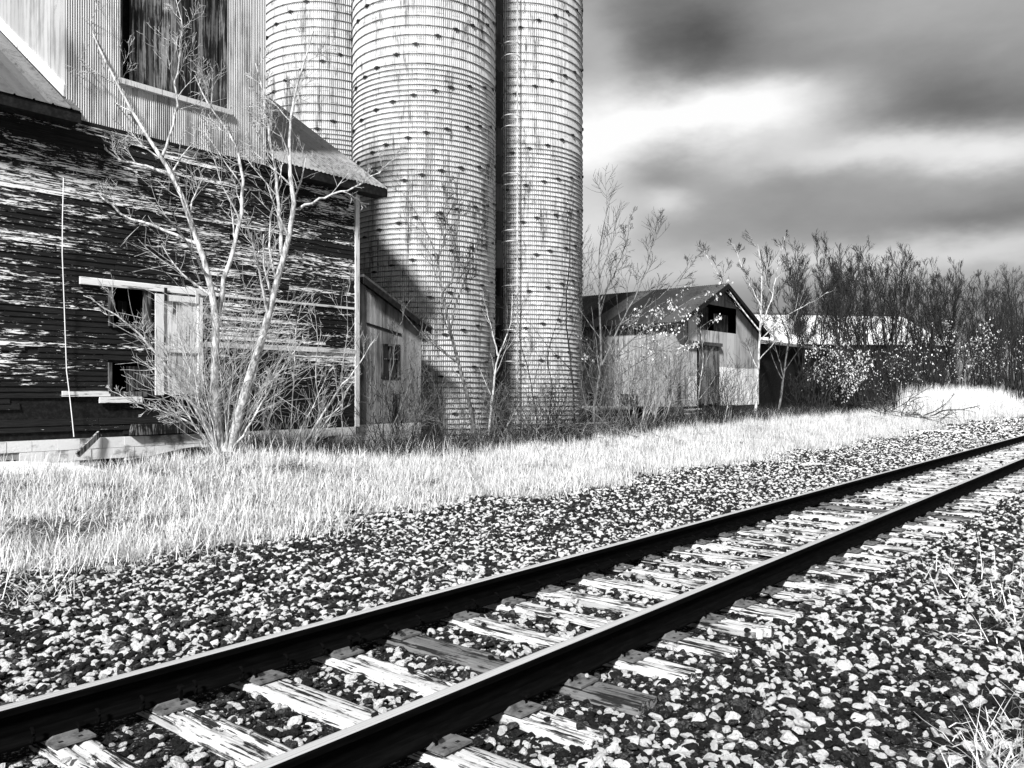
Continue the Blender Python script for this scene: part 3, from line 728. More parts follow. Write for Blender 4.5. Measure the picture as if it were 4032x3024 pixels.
# ------------------------------------------------------------------ lean-to beside the barn
LV = BV + .12; LU1 = BU + 2.24
lt = thing('lean_to', 'narrow grey corrugated lean-to with small window at the barn corner', 'shed', (BU + 1.1, LV, .2))
def ltop(u): return 4.42 - (u - BU) * .48
LW = (u_at(1506, LV), u_at(1566, LV), 2.02, 2.80)
b = wall_holes(MB(), BU + .03, LU1 - .01, LV + .02, LV + .08, .86, 3.28, [LW]); b.box(LU1 - .08, LU1 - .01, LV + .08, LV + 5, .3, 3.3)
b.hexa([(BU + .03, LV + .02, 3.28), (LU1 - .01, LV + .02, 3.28), (LU1 - .01, LV + .08, 3.28), (BU + .03, LV + .08, 3.28), (BU + .03, LV + .02, ltop(BU + .03) - .05), (LU1 - .01, LV + .02, ltop(LU1) - .04), (LU1 - .01, LV + .08, ltop(LU1) - .04), (BU + .03, LV + .08, ltop(BU) - .05)])
obj('wall', b, 'dark_wood', lt)
for (a, c, zlo, zhi) in ((BU + .025, LW[0] - .02, .86, None), (LW[0] - .02, LW[1] + .02, .86, LW[2] - .03), (LW[0] - .02, LW[1] + .02, LW[3] + .03, None), (LW[1] + .02, LU1, .86, None)):
    sheets(a, c, zlo, zhi or 0, 'corrugated_steel_dull', lt, v=LV, top=None if zhi else (lambda u: ltop(u) - .03))
sidev = corr('corrugated_sheet', (LU1 + .005, LV, 0), (0, 1, 0), (0, 0, 1), (1, 0, 0), 5, .5, 3.25, .036, .0085); obj('corrugated_sheet', sidev, 'corrugated_steel_dull', lt)
wf = MB(); t_ = .05
wf.box(LW[0] - t_, LW[0], LV - .03, LV + .05, LW[2] - t_, LW[3] + t_); wf.box(LW[1], LW[1] + t_, LV - .03, LV + .05, LW[2] - t_, LW[3] + t_); wf.box(LW[0], LW[1], LV - .03, LV + .05, LW[2] - t_, LW[2]); wf.box(LW[0], LW[1], LV - .03, LV + .05, LW[3], LW[3] + t_)
wn = obj('window', wf, 'dark_plank', lt)
mu = MB(); cx_ = (LW[0] + LW[1]) / 2; cz_ = (LW[2] + LW[3]) / 2; mu.box(cx_ - .012, cx_ + .012, LV - .0, LV + .03, LW[2], LW[3]); mu.box(LW[0], LW[1], LV - .002, LV + .028, cz_ + .05, cz_ + .075); obj('muntin', mu, 'weathered_plank', wn)
b = MB(); b.box(LW[0], LW[1], LV + .04, LV + .045, LW[2], LW[3]); obj('pane', b, 'old_glass', wn)
rf = MB(); rf.hexa([(BU + .03, LV - .30, ltop(BU) - .0), (LU1 + .14, LV - .30, ltop(LU1 + .14)), (LU1 + .14, LV + 5.1, ltop(LU1 + .14)), (BU + .03, LV + 5.1, ltop(BU)), (BU + .03, LV - .30, ltop(BU) + .06), (LU1 + .14, LV - .30, ltop(LU1 + .14) + .06), (LU1 + .14, LV + 5.1, ltop(LU1 + .14) + .06), (BU + .03, LV + 5.1, ltop(BU) + .06)])
obj('roof', rf, 'old_roof', lt)
rf = MB(); rf.hexa([(BU + .03, LV - .30, ltop(BU) - .16), (LU1 + .10, LV - .30, ltop(LU1 + .10) - .14), (LU1 + .10, LV - .27, ltop(LU1 + .10) - .14), (BU + .03, LV - .27, ltop(BU) - .16), (BU + .03, LV - .30, ltop(BU) - .003), (LU1 + .10, LV - .30, ltop(LU1 + .10) - .003), (LU1 + .10, LV - .27, ltop(LU1 + .10) - .003), (BU + .03, LV - .27, ltop(BU) - .003)])
obj('rake_board', rf, 'dark_wood', lt)
core = MB(); core.box(BU + .04, LU1 - .02, LV + .0, LV + .2, -.2, .84); obj('mortar_core', core, 'mortar', lt)
for r_ in range(3):
    x = BU + .04
    while x < LU1 - .03:
        L = min(.4 if not (r_ % 2 and x == BU + .04) else .2, LU1 - x); obj('foundation_block', blk_me, 'whitewashed_block', lt, (x, LV + .018, .84 - .2 * (r_ + 1)), scale=(L / .4, 1, 1)); x += L
b = MB(); b.box(BU + 1.22, BU + 1.36, LV - .02, LV - .012, .95, 1.6); obj('torn_hole', b, 'black_void', lt)
b = MB(); b.hexa([(BU + .35, LV - .03, ltop(BU + .35) - .95), (BU + 1.5, LV - .03, ltop(BU + 1.5) - .62), (BU + 1.5, LV - .022, ltop(BU + 1.5) - .62), (BU + .35, LV - .022, ltop(BU + .35) - .95), (BU + .35, LV - .03, ltop(BU + .35) - .9), (BU + 1.5, LV - .03, ltop(BU + 1.5) - .56), (BU + 1.5, LV - .022, ltop(BU + 1.5) - .56), (BU + .35, LV - .022, ltop(BU + .35) - .9)])
obj('batten', b, 'dark_wood', lt)

# ------------------------------------------------------------------ silos
SR = 2.18; NST = 54; SH = .75; SROWS = 23
def stave_verts():
    """one fluted stave, outer face on radius SR, centred on angle 0 (local x outwards)"""
    half = math.pi / NST - .0016; ribs = 4; w = 2 * half / ribs; g0 = w * .17
    ang = []; rad = []
    for i in range(ribs):
        a0_ = -half + i * w
        ang += [a0_, a0_ + g0, a0_ + g0 * 1.4, a0_ + w - g0 * 1.4, a0_ + w - g0]; rad += [SR - .042, SR - .042, SR, SR, SR - .042]
    ang.append(half); rad.append(SR - .042)
    return np.array(ang), np.array(rad)
sa, sr_ = stave_verts(); ns_ = len(sa)
def stave_geo(z0, z1):
    V = []
    for zz in (z0 + .004, z1 - .004): V.append(np.stack([sr_ * np.cos(sa), sr_ * np.sin(sa), np.full(ns_, zz)], 1))
    V = np.vstack(V); i = np.arange(ns_ - 1); F = [np.stack([i, i + 1, i + 1 + ns_, i + ns_], 1)]
    B = V.copy(); B[:, 0] -= .05
    return V, np.vstack(F)
sv, sf = stave_geo(0, SH); stave_me = npmesh('stave', sv, sf)
def hoop_mesh():
    n = 72; th = np.linspace(0, 2 * np.pi, n, endpoint=False); r = .016; k = 5; ph = np.arange(k) * 2 * np.pi / k
    Rr = (SR + .012 + r * np.cos(ph)); V = np.stack([np.outer(np.cos(th), Rr), np.outer(np.sin(th), Rr), np.tile(r * np.sin(ph), (n, 1))], -1).reshape(-1, 3)
    i, j = np.meshgrid(np.arange(n), np.arange(k), indexing='ij'); i2 = (i + 1) % n; j2 = (j + 1) % k
    F = np.stack([i * k + j, i2 * k + j, i2 * k + j2, i * k + j2], -1).reshape(-1, 4)
    b = MB(); b.v = [tuple(q) for q in V]; b.f = [tuple(int(x) for x in q) for q in F]; b.mi = [0] * len(F)
    for q in range(3):
        a = q * 2.0944; c, s_ = math.cos(a), math.sin(a); T = Vector((-s_, c, 0)); O = Vector((c, s_, 0)) * (SR + .018)
        b.bar(O - T * .10 + Vector((0, 0, .006)), O + T * .10 - Vector((0, 0, .006)), .03, .035, 1)
        b.bar(O - T * .04 + Vector((c, s_, 0)) * .015, O + T * .04 + Vector((c, s_, 0)) * .015, .04, .06, 1)
    return b.mesh('hoop')
hoop_me = hoop_mesh()
def silo(cu, cv, label, zb, nind, nhoop_switch):
    t = thing('silo', label, 'silo', (cu, cv, zb), 'concrete stave silos')
    cyl = MB(); n = 54; top = zb + SROWS * SH + .4
    V = [((SR - .06) * math.cos(i * 2 * math.pi / n), (SR - .06) * math.sin(i * 2 * math.pi / n)) for i in range(n)]
    for zz in (-.3, top - zb): cyl.v += [(a, c, zz) for a, c in V]
    for i in range(n): cyl.f.append((i, (i + 1) % n, n + (i + 1) % n, n + i)); cyl.mi.append(0)
    obj('inner_wall', cyl, 'dark_wood', t, (cu, cv, zb))
    dome = MB(); rings = [(SR + .1, 0), (SR * .95, .55), (SR * .75, 1.15), (SR * .4, 1.65), (.02, 1.85)]
    for r, zz in rings: dome.v += [(r * math.cos(i * 2 * math.pi / 24), r * math.sin(i * 2 * math.pi / 24), zz) for i in range(24)]
    for q in range(4):
        for i in range(24): dome.f.append((q * 24 + i, q * 24 + (i + 1) % 24, q * 24 + 24 + (i + 1) % 24, q * 24 + 24 + i)); dome.mi.append(0)
    obj('dome_cap', dome, 'roof_metal', t, (cu, cv, top))
    cand = []
    cd = Vector((-cu, -cv)).normalized()
    for c in range(NST):
        a = 2 * math.pi * (c + .5) / NST; face = math.cos(a) * cd[0] + math.sin(a) * cd[1]
        for r in range(-1, SROWS + 1):
            z0 = r * SH + (.375 if c % 2 else 0)
            zl, zh = max(z0, -.3), min(z0 + SH, SROWS * SH)
            if zh - zl < .05: continue
            vis = face if (face > .12 and zh - zl > .7 and 0 <= z0 < 15) else -1
            cand.append((vis - .004 * abs(z0 - 6), a, zl, zh))
    cand.sort(reverse=True); V = []; F = []; off = 0
    for i, (vis, a, zl, zh) in enumerate(cand):
        if i < nind and vis > -.5: obj('stave', stave_me, 'silo_concrete', t, (cu, cv, zb + zl), rot=(0, 0, a))
        else:
            v, f = stave_geo(zl, zh); c_, s_ = math.cos(a), math.sin(a)
            v = np.stack([v[:, 0] * c_ - v[:, 1] * s_, v[:, 0] * s_ + v[:, 1] * c_, v[:, 2]], 1); V.append(v); F.append(f + off); off += len(v)
    stuff(obj('stave_wall', npmesh('stave_wall', np.vstack(V), np.vstack(F)), 'silo_concrete', t, (cu, cv, zb)))
    z = .12; k = 0; ph = random.uniform(0, 6)
    while z < SROWS * SH - .1:
        obj('hoop', hoop_me, ['hoop_steel', 'lug_iron'], t, (cu, cv, zb + z), rot=(0, 0, ph + k * .27 + random.uniform(-.03, .03)))
        z += .15 if z < nhoop_switch else .27; k += 1
    return t
silo(18.0, 18.25, 'hooped concrete stave silo standing right behind the small lean-to', .0, 300, 10.9)
silo(22.65, 18.2, 'hooped concrete stave silo next to the low gabled shed', .0, 300, 9.6)
silo(18.0, 22.95, 'hooped concrete stave silo rising behind the barn roof', .0, 200, 9.9)
# chute and caged ladder in the cleft between two silos
ch = thing('silo_chute', 'dark grey sheet metal chute in the gap between two silos', 'chute', (20.25, 17.3, 0))
zz = .2
while zz < 17:
    b = MB()
    for i in range(6):
        a0_, a1_ = R(-170 + i * 26), R(-170 + (i + 1) * 26); r = .33
        b.quad((20.22 + r * math.cos(a0_), 17.35 + r * math.sin(a0_), zz), (20.22 + r * math.cos(a1_), 17.35 + r * math.sin(a1_), zz), (20.22 + r * math.cos(a1_), 17.35 + r * math.sin(a1_), zz + .88), (20.22 + r * math.cos(a0_), 17.35 + r * math.sin(a0_), zz + .88))
    obj('chute_panel', b, 'old_roof', ch); zz += .9
ld = thing('caged_ladder', 'tall steel ladder with safety cage hoops running up between the silos', 'ladder', (20.6, 16.75, .2))
lp = Vector((20.52, 16.85, 0)); rt = Vector((SU, -CU, 0)); bk_ = Vector((CU, SU, 0))
for s in (-1, 1):
    b = MB().bar(lp + rt * (.2 * s) + Vector((0, 0, .3)), lp + rt * (.2 * s) + Vector((0, 0, 17)), .035, .035); obj('ladder_rail', b, 'hoop_steel' if s < 0 else 'corrugated_steel', ld)
rg = MB().bar(-rt * .19, rt * .19, .022, .022).mesh('rung'); zz = .5
while zz < 17: obj('rung', rg, 'hoop_steel', ld, lp + Vector((0, 0, zz))); zz += .3
hm = MB().tube([rt * (.32 * math.cos(a)) - bk_ * (.5 * math.sin(a)) for a in np.linspace(-.1, math.pi + .1, 14)], .017, 5).mesh('cage_hoop')
for zz in (2.6, 3.6, 5.0, 6.4, 6.75, 8.2, 8.55, 10.05, 10.4, 12.3, 12.7, 14.6): obj('cage_hoop', hm, 'corrugated_steel', ld, lp + Vector((0, 0, zz)))

# ------------------------------------------------------------------ gabled shed beyond the silos
GU0, GU1, GV = 28.95, 37.2, BV; GP = (GU0 + GU1) / 2; GE, GZ, GF = 4.42, 6.2, 1.04; GD = 13
gs_ = thing('gabled_shed', 'low corrugated gabled shed with a dark loft opening beyond the silos', 'shed', (GP, GV, .45))
sl2 = (GZ - GE) / (GP - GU0)
def gtop(u): return GZ - abs(u - GP) * sl2
LO = (30.9, 34.7, 4.2, 5.3); DO = (31.05, 32.9, 1.06, 3.55)
b = MB()
b.box(GU0 + .02, GU1 - .02, GV + .03, GV + .1, GF, LO[2]); b.box(GU0 + .02, GU0 + .1, GV + .1, GV + GD, GF, GE - .1); b.box(GU1 - .1, GU1 - .02, GV + .1, GV + GD, GF, GE - .1); b.box(GU0 + .1, GU1 - .1, GV + GD - .1, GV + GD, GF, GE)
b.box(GU0 + .1, GU1 - .1, GV + .1, GV + GD - .1, GF, GF + .1)
obj('wall', b, 'dark_wood', gs_)
def gs_sheet(a, c, zlo, zhi, m): sheets(a, c, zlo, zhi or 0, m, gs_, v=GV, pitch=.068, amp=.012, w=.8, top=None if zhi else (lambda u: gtop(u) - .05))
gs_sheet(GU0, DO[0] - .9, GF, 2.85, 'corrugated_steel_rusty'); gs_sheet(GU0, DO[0] - .9, 2.83, None, 'corrugated_steel_rusty')
gs_sheet(DO[0] - .9, LO[0], GF, 2.3, 'corrugated_steel'); gs_sheet(DO[0] - .9, LO[0], 3.5, None, 'corrugated_steel'); gs_sheet(DO[0] - .9, LO[0], 2.28, 3.52, 'corrugated_steel_rusty')
gs_sheet(LO[0], DO[1], 3.5, LO[2], 'corrugated_steel_rusty'); gs_sheet(DO[1], LO[1], GF, 2.7, 'corrugated_steel'); gs_sheet(DO[1], LO[1], 2.68, LO[2], 'corrugated_steel_rusty')
gs_sheet(LO[1], GU1, GF, 2.7, 'corrugated_steel'); gs_sheet(LO[1], GU1, 2.68, None, 'corrugated_steel_dull'); gs_sheet(LO[0], LO[1], LO[3], None, 'corrugated_steel_dull')
x = DO[0]
while x < DO[1] - .02:
    w_ = min(.23, DO[1] - x); b = MB(); b.box(x, x + w_ - .015, GV - .06, GV - .03, DO[2] + random.uniform(0, .1), DO[3]); obj('door_plank', b, 'weathered_plank', gs_); x += w_
b = MB(); b.box(29.9, 33.0, GV - .16, GV - .02, DO[3], DO[3] + .14); obj('door_hood', b, 'old_roof', gs_)
b = MB(); b.box(LO[0], LO[0] + 1.3, GV + .12, GV + .15, LO[2], LO[3] - .1); b.box(LO[0] + 2.0, LO[1] - .4, GV + .2, GV + .23, LO[2], LO[3] - .3); obj('loft_shutter', b, 'dark_plank', gs_)
b = MB(); b.box(29.25, 29.5, GV - .03, GV - .018, 1.15, 1.95); obj('torn_hole', b, 'black_void', gs_)
y = GV
while y < GV + GD:
    L = min(.8, GV + GD - y); zlo = GF if random.random() < .8 else GF + .5
    obj('side_sheet', corr('side_sheet', (GU0 - .005, y, 0), (0, 1, 0), (0, 0, 1), (-1, 0, 0), L, zlo, GE - .08, .068, .012), 'corrugated_steel_rusty', gs_); y += L
for side in (0, 1):
    ue = GU0 - .35 if side == 0 else GU1 + .35; ze = GZ - (GP - GU0 + .35) * sl2
    x = 0
    L = math.hypot(GP - GU0 + .35, GZ - ze); sgn = 1 if side == 0 else -1
    up2 = np.array([sgn * (GP - GU0 + .35) / L, 0, (GZ - ze) / L]); n2 = np.array([-sgn * (GZ - ze) / L, 0, (GP - GU0 + .35) / L])
    y = GV - .4
    while y < GV + GD + .3:
        obj('roof_sheet', corr('roof_sheet', (ue, y, ze + .05), (0, 1, 0), up2, n2, .9, random.uniform(-.04, .02), L, .1, .012), 'old_roof', gs_); y += .9
    dk = MB(); dk.hexa([(ue, GV - .38, ze - .08), (GP, GV - .38, GZ - .08), (GP, GV + GD + .3, GZ - .08), (ue, GV + GD + .3, ze - .08), (ue, GV - .38, ze + .02), (GP, GV - .38, GZ + .02), (GP, GV + GD + .3, GZ + .02), (ue, GV + GD + .3, ze + .02)]); obj('roof_deck', dk, 'dark_wood', gs_)
    rk = MB(); rk.hexa([(ue, GV - .42, ze - .16), (GP, GV - .42, GZ - .16), (GP, GV - .385, GZ - .16), (ue, GV - .385, ze - .16), (ue, GV - .42, ze + .03), (GP, GV - .42, GZ + .03), (GP, GV - .385, GZ + .03), (ue, GV - .385, ze + .03)]); obj('rake_board', rk, 'dark_wood', gs_)
for x in np.arange(GU0 + .3, GU1, 1.25):
    b = MB(); b.box(x - .12, x + .12, GV + .05, GV + .3, .1, GF - .19); obj('pier', b, 'whitewashed_block', gs_)
b = MB(); b.box(GU0, GU1, GV + .02, GV + .22, GF - .18, GF - .004); obj('sill_beam', b, 'dark_plank', gs_)
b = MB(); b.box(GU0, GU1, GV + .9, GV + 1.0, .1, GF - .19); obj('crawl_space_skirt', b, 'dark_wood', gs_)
# stacked pale boards in front of the shed
bs_ = thing('board_stack', 'small stack of pale boards lying under the gabled shed wall', 'boards', (29.9, GV - .35, .5))
for k in range(5):
    b = MB(); b.bar((29.2 + .05 * k, GV - .45 + .03 * k, .62 + .075 * k), (30.6 - .06 * k, GV - .3 - .02 * k, .66 + .07 * k), .22, .05); obj('board', b, 'weathered_plank' if k % 2 else 'pale_trim', bs_)
# low dark shed behind the hedgerow
ls = thing('low_shed', 'long low dark shed half hidden by hedgerow bushes', 'shed', (43, GV + 1, .5))
b = MB(); b.box(37.4, 52, GV + .6, GV + .75, .3, 4.0); b.box(37.4, 37.55, GV + .75, GV + 7, .3, 4.0); b.box(51.85, 52, GV + .75, GV + 7, .3, 4.0); obj('wall', b, 'dark_wood', ls)
rl = MB()
for k in range(16):
    x0 = 37.2 + k * .94; rl = MB(); rl.hexa([(x0, GV + .2, 3.95), (x0 + .93, GV + .2, 3.95), (x0 + .93, GV + 7.4, 5.2), (x0, GV + 7.4, 5.2), (x0, GV + .2, 4.02), (x0 + .93, GV + .2, 4.02), (x0 + .93, GV + 7.4, 5.27), (x0, GV + 7.4, 5.27)]); obj('roof_sheet', rl, 'roof_metal_pale', ls)
# far pole barn with a bright roof
fp = Vector((84, 27, 0)); pb_ = thing('pole_barn', 'distant pole barn with a long bright metal roof above the hedgerow', 'barn', fp)
ax = Vector((SU, -CU, 0)); ax = Matrix.Rotation(R(9), 3, 'Z') @ ax; dp = Vector((-ax.y, ax.x, 0))
if dp.x < 0: dp = -dp
def PB(a, d, z): q = fp + ax * a + dp * d; return (q.x, q.y, z)
b = MB(); b.hexa([PB(-12, .3, .3), PB(12, .3, .3), PB(12, 15.7, .3), PB(-12, 15.7, .3), PB(-12, .3, 6.4), PB(12, .3, 6.4), PB(12, 15.7, 6.4), PB(-12, 15.7, 6.4)]); obj('wall', b, 'dark_wood', pb_)
for k in range(26):
    a0_ = -12.5 + k * .96; b = MB(); b.hexa([PB(a0_, 0, 6.3), PB(a0_ + .95, 0, 6.3), PB(a0_ + .95, 8, 9.9), PB(a0_, 8, 9.9), PB(a0_, 0, 6.38), PB(a0_ + .95, 0, 6.38), PB(a0_ + .95, 8, 9.98), PB(a0_, 8, 9.98)]); obj('roof_sheet', b, 'far_roof_metal', pb_)
b = MB(); b.hexa([PB(-12.5, 8, 9.85), PB(12.5, 8, 9.85), PB(12.5, 16, 6.3), PB(-12.5, 16, 6.3), PB(-12.5, 8, 9.95), PB(12.5, 8, 9.95), PB(12.5, 16, 6.4), PB(-12.5, 16, 6.4)]); obj('rear_roof', b, 'old_roof', pb_)
b = MB(); b.hexa([PB(-12.6, 7.8, 9.98), PB(12.6, 7.8, 9.98), PB(12.6, 8.2, 9.98), PB(-12.6, 8.2, 9.98), PB(-12.6, 7.8, 10.15), PB(12.6, 7.8, 10.15), PB(12.6, 8.2, 10.15), PB(-12.6, 8.2, 10.15)]); obj('ridge_cap', b, 'old_roof', pb_)

# ------------------------------------------------------------------ bare trees and shrubs
NP = [16, 9, 7, 5, 4]; KS = [8, 5, 3, 3, 3]
class Tree:
    def __init__(s, seed, kids, ratio, ang, trop, wig, rmin, tmin=.25, maxlvl=3, rr=.55):
        s.r = np.random.default_rng(seed); s.kids = kids; s.ratio = ratio; s.ang = ang; s.trop = trop; s.wig = wig; s.rmin = rmin; s.tmin = tmin; s.maxlvl = maxlvl; s.rr = rr
        s.out = [[] for _ in range(5)]; s.tips = []
    def add(s, pts, rad, lvl):
        s.out[lvl].append((pts, rad))
        if lvl >= s.maxlvl - 1: s.tips.append(pts)
    def spawn(s, pts, rad, lvl, L):
        if lvl >= s.maxlvl: return
        r = s.r; nk = s.kids[lvl]; nk = int(nk * r.uniform(.75, 1.25) + .5); n = len(pts)
        for i in range(nk):
            t = s.tmin + (1 - s.tmin) * (i + r.uniform(.1, .9)) / nk; f = t * (n - 1); k = min(int(f), n - 2); w = f - k
            p = pts[k] * (1 - w) + pts[k + 1] * w; d = pts[k + 1] - pts[k]; d = d / (np.linalg.norm(d) + 1e-9); rp = rad[k] * (1 - w) + rad[k + 1] * w
            q = r.normal(size=3); q -= d * (q @ d); q /= np.linalg.norm(q) + 1e-9
            a = R(s.ang) * r.uniform(.65, 1.35); nd = d * math.cos(a) + q * math.sin(a)
            cl = L * (s.ratio if lvl == 0 else .72) * (1.15 - .75 * t) * r.uniform(.6, 1.3)
            s.branch(p, nd, cl, max(s.rmin, rp * s.rr), lvl + 1)
    def branch(s, p, d, L, rad, lvl):
        r = s.r; n = NP[min(lvl, 4)]; st = L / (n - 1); pts = np.empty((n, 3)); pts[0] = p; d = d / (np.linalg.norm(d) + 1e-9)
        J = r.normal(0, s.wig, (n, 3)); J[:, 2] += s.trop
        for i in range(1, n):
            d = d + J[i]; d /= math.sqrt(d @ d); pts[i] = pts[i - 1] + d * st
        rd = np.maximum(rad * (1 - .72 * np.linspace(0, 1, n)), s.rmin * .55); s.add(pts, rd, lvl); s.spawn(pts, rd, lvl, L)
    def path(s, pts, r0, r1, jit=.02, lenscale=1.0):
        P = np.array(pts, float); seg = np.r_[0, np.cumsum(np.linalg.norm(np.diff(P, axis=0), axis=1))]; t = np.linspace(0, seg[-1], NP[0])
        Q = np.stack([np.interp(t, seg, P[:, k]) for k in range(3)], 1)
        Q[1:-1] = .25 * Q[:-2] + .5 * Q[1:-1] + .25 * Q[2:]; Q[1:] += s.r.normal(0, jit, Q[1:].shape)
        rd = np.linspace(r0, r1, NP[0]); rd[0] *= 1.25; s.add(Q, rd, 0); s.spawn(Q, rd, 0, seg[-1] * lenscale)
    def meshes(s, lv):
        V = []; F = []; off = 0
        for l in lv:
            if not s.out[l]: continue
            P = np.array([q[0] for q in s.out[l]]); Rr = np.array([q[1] for q in s.out[l]]); v, f = tubes(P, Rr, KS[l]); V.append(v); F.append(f + off); off += len(v)
        return (np.vstack(V), np.vstack(F)) if V else None
    def leaves(s, n, size, box=None):
        r = s.r; T = [t for t in s.tips]; V = []; idx = r.integers(0, len(T), n)
        P = np.array([T[i][r.integers(1, len(T[i]))] for i in idx]) + r.normal(0, .05, (n, 3))
        if box is not None: P = P[box(P)]; n = len(P)
        L = size * r.uniform(.6, 1.3, n)[:, None]; a = r.uniform(0, 6.28, n); dn = np.stack([np.cos(a) * .5, np.sin(a) * .5, -np.ones(n) * r.uniform(.2, 1.2, n)], 1); dn /= np.linalg.norm(dn, axis=1, keepdims=True)
        sd = np.cross(dn, r.normal(size=(n, 3))); sd /= np.linalg.norm(sd, axis=1, keepdims=True) + 1e-9; nn = np.cross(dn, sd)
        A = P; B = P + dn * L * .5 + sd * L * .28 + nn * L * .08; Cc = P + dn * L; D = P + dn * L * .5 - sd * L * .28 + nn * L * .08; M_ = P + dn * L * .5 - nn * L * .05
        V = np.stack([A, B, Cc, D, M_], 1).reshape(-1, 3); b = np.arange(n)[:, None] * 5
        F = np.vstack([b + np.array([0, 1, 4, 4]), b + np.array([1, 2, 4, 4])]) if False else np.vstack([b + np.array([0, 1, 2, 4]), b + np.array([0, 4, 2, 3])])
        return V, F
def plant(t, name, label, cat, base, mats=('dark_bark', 'dark_twig'), group=None, leaves=None):
    o = thing(name, label, cat, base, group); bv = np.array(base)
    A = t.meshes([0, 1]); B = t.meshes([2, 3, 4])
    obj('trunk', smooth(npmesh('trunk', A[0] - bv, A[1])), mats[0], o, base)
    if B: obj('crown', npmesh('crown', B[0] - bv, B[1]), mats[1], o, base)
    if leaves:
        V, F = t.leaves(*leaves); stuff(obj('dry_leaves', npmesh('dry_leaves', V - bv, F), 'dry_leaf', o, base))
    return o
def px_path(pts, Y, dY=0.0):
    n = len(pts); return [at_depth(x, y, Y + dY * i / max(1, n - 1)) for i, (x, y) in enumerate(pts)]
def ground_first(P, depth=.1):
    P = [list(p) for p in P]; P[0][2] = float(hz(P[0][0], P[0][1])) - depth; return P

# the big multi-stem tree in front of the barn
t = Tree(1, [11, 6, 3, 0], .36, 40, .05, .09, .0062, .28, 3, .50)
base = ground_first(px_path([(880, 1750)], 15.6))[0]
for pts, dy, r0, r1, ls in (
    ([(868, 1745), (850, 1600), (844, 1503), (850, 1322), (862, 1200), (832, 1111), (778, 960), (705, 705), (640, 613), (510, 450), (407, 228), (325, 54), (290, -60)], -.5, .085, .007, .60),
    ([(858, 1230), (880, 1130), (905, 1020), (940, 900), (960, 760), (950, 635), (906, 526), (813, 412), (770, 300)], .2, .05, .010, .75),
    ([(892, 1738), (930, 1650), (965, 1551), (1008, 1380), (1073, 1225), (1090, 1130), (1111, 1008), (1150, 900), (1177, 823), (1142, 747), (1133, 538), (1142, 443), (1190, 272), (1240, 120)], -.3, .095, .007, .55),
    ([(1111, 1008), (1105, 918), (1088, 696), (1060, 560), (1040, 380), (1010, 250)], .2, .04, .008, .7),
    ([(1177, 823), (1290, 770), (1400, 740), (1560, 620)], .0, .026, .006, .8),
    ([(868, 1738), (780, 1620), (693, 1503), (603, 1370), (500, 1270), (380, 1190), (300, 1150)], -.6, .038, .007, .6),
    ([(870, 1740), (800, 1640), (760, 1520), (730, 1400), (700, 1330)], -.3, .030, .007, .7),
    ([(860, 1740), (760, 1670), (640, 1620), (520, 1580), (430, 1540)], -.8, .022, .005, .6),
    ([(895, 1740), (980, 1690), (1040, 1570), (1100, 1455), (1180, 1350)], -.5, .026, .006, .6),
    ([(705, 705), (600, 660), (480, 640), (380, 560), (240, 500)], -.4, .030, .006, .7),
    ([(778, 960), (640, 900), (480, 850), (330, 700), (220, 560)], -.5, .032, .006, .6),
    ([(510, 450), (480, 300), (450, 150), (440, 20)], .1, .022, .006, .7),
    ([(640, 613), (700, 450), (690, 300), (720, 150), (700, 0)], .2, .026, .006, .8)):
    P = px_path(pts, 15.6, dy)
    if pts[0][1] > 1700: P[0] = (P[0][0], P[0][1], base[2])
    t.path(P, r0, r1, .016, ls)
for k in range(34):
    a = random.uniform(0, 6.28); s_ = random.uniform(.12, .75); d = np.array([math.cos(a) * s_, math.sin(a) * s_ * .5, 1.0])
    t.branch(np.array(base) + np.array([math.cos(a) * .15, math.sin(a) * .12, 0]), d, random.uniform(1.2, 3.2), .014, 1)
plant(t, 'bare_tree', 'pale-barked multi-stem bare tree in front of the clapboard wall', 'tree', tuple(base), ('pale_bark', 'pale_twig'))

def shrub(seed, stems, Y, kids, label, mats, name='bare_shrub', cat='shrub', group=None, rmin=.006, ratio=.4, ang=38, trop=.06, wig=.08, leaves=None, extra=0, exh=1.6, maxlvl=3, tmin=.25):
    t = Tree(seed, kids, ratio, ang, trop, wig, rmin, tmin, maxlvl, .5); base = None
    for st in stems:
        pts, r0, r1 = st[:3]; dY = st[3] if len(st) > 3 else 0
        P = px_path(pts, Y, dY)
        if base is None: P = ground_first(P); base = P[0]
        elif pts[0][1] > 1620: P = ground_first(P)
        t.path(P, r0, r1, .012, st[4] if len(st) > 4 else .7)
    for k in range(extra):
        a = random.uniform(0, 6.28); s_ = random.uniform(.1, .8)
        t.branch(np.array(base) + np.array([math.cos(a) * .2, math.sin(a) * .2, 0]), np.array([math.cos(a) * s_, math.sin(a) * s_, 1.0]), random.uniform(.5, 1.0) * exh, .010, 1)
    return plant(t, name, label, cat, tuple(base), mats, group, leaves)
PALE = ('pale_bark', 'pale_twig'); GREY = ('grey_bark', 'dark_twig'); DARK = ('dark_bark', 'dark_twig')
shrub(2, [([(1177, 1804), (1238, 1684), (1322, 1551), (1400, 1455), (1480, 1330)], .030, .007), ([(1185, 1806), (1270, 1680), (1340, 1600), (1390, 1500)], .022, .006), ([(1170, 1806), (1180, 1700), (1250, 1560), (1300, 1450)], .018, .005), ([(1165, 1806), (1120, 1730), (1060, 1660), (1020, 1600)], .014, .004)],
      16.6, [6, 4, 0, 0], 'fan of pale bare stems leaning right beside the block foundation', PALE, extra=9, exh=1.5, maxlvl=2)
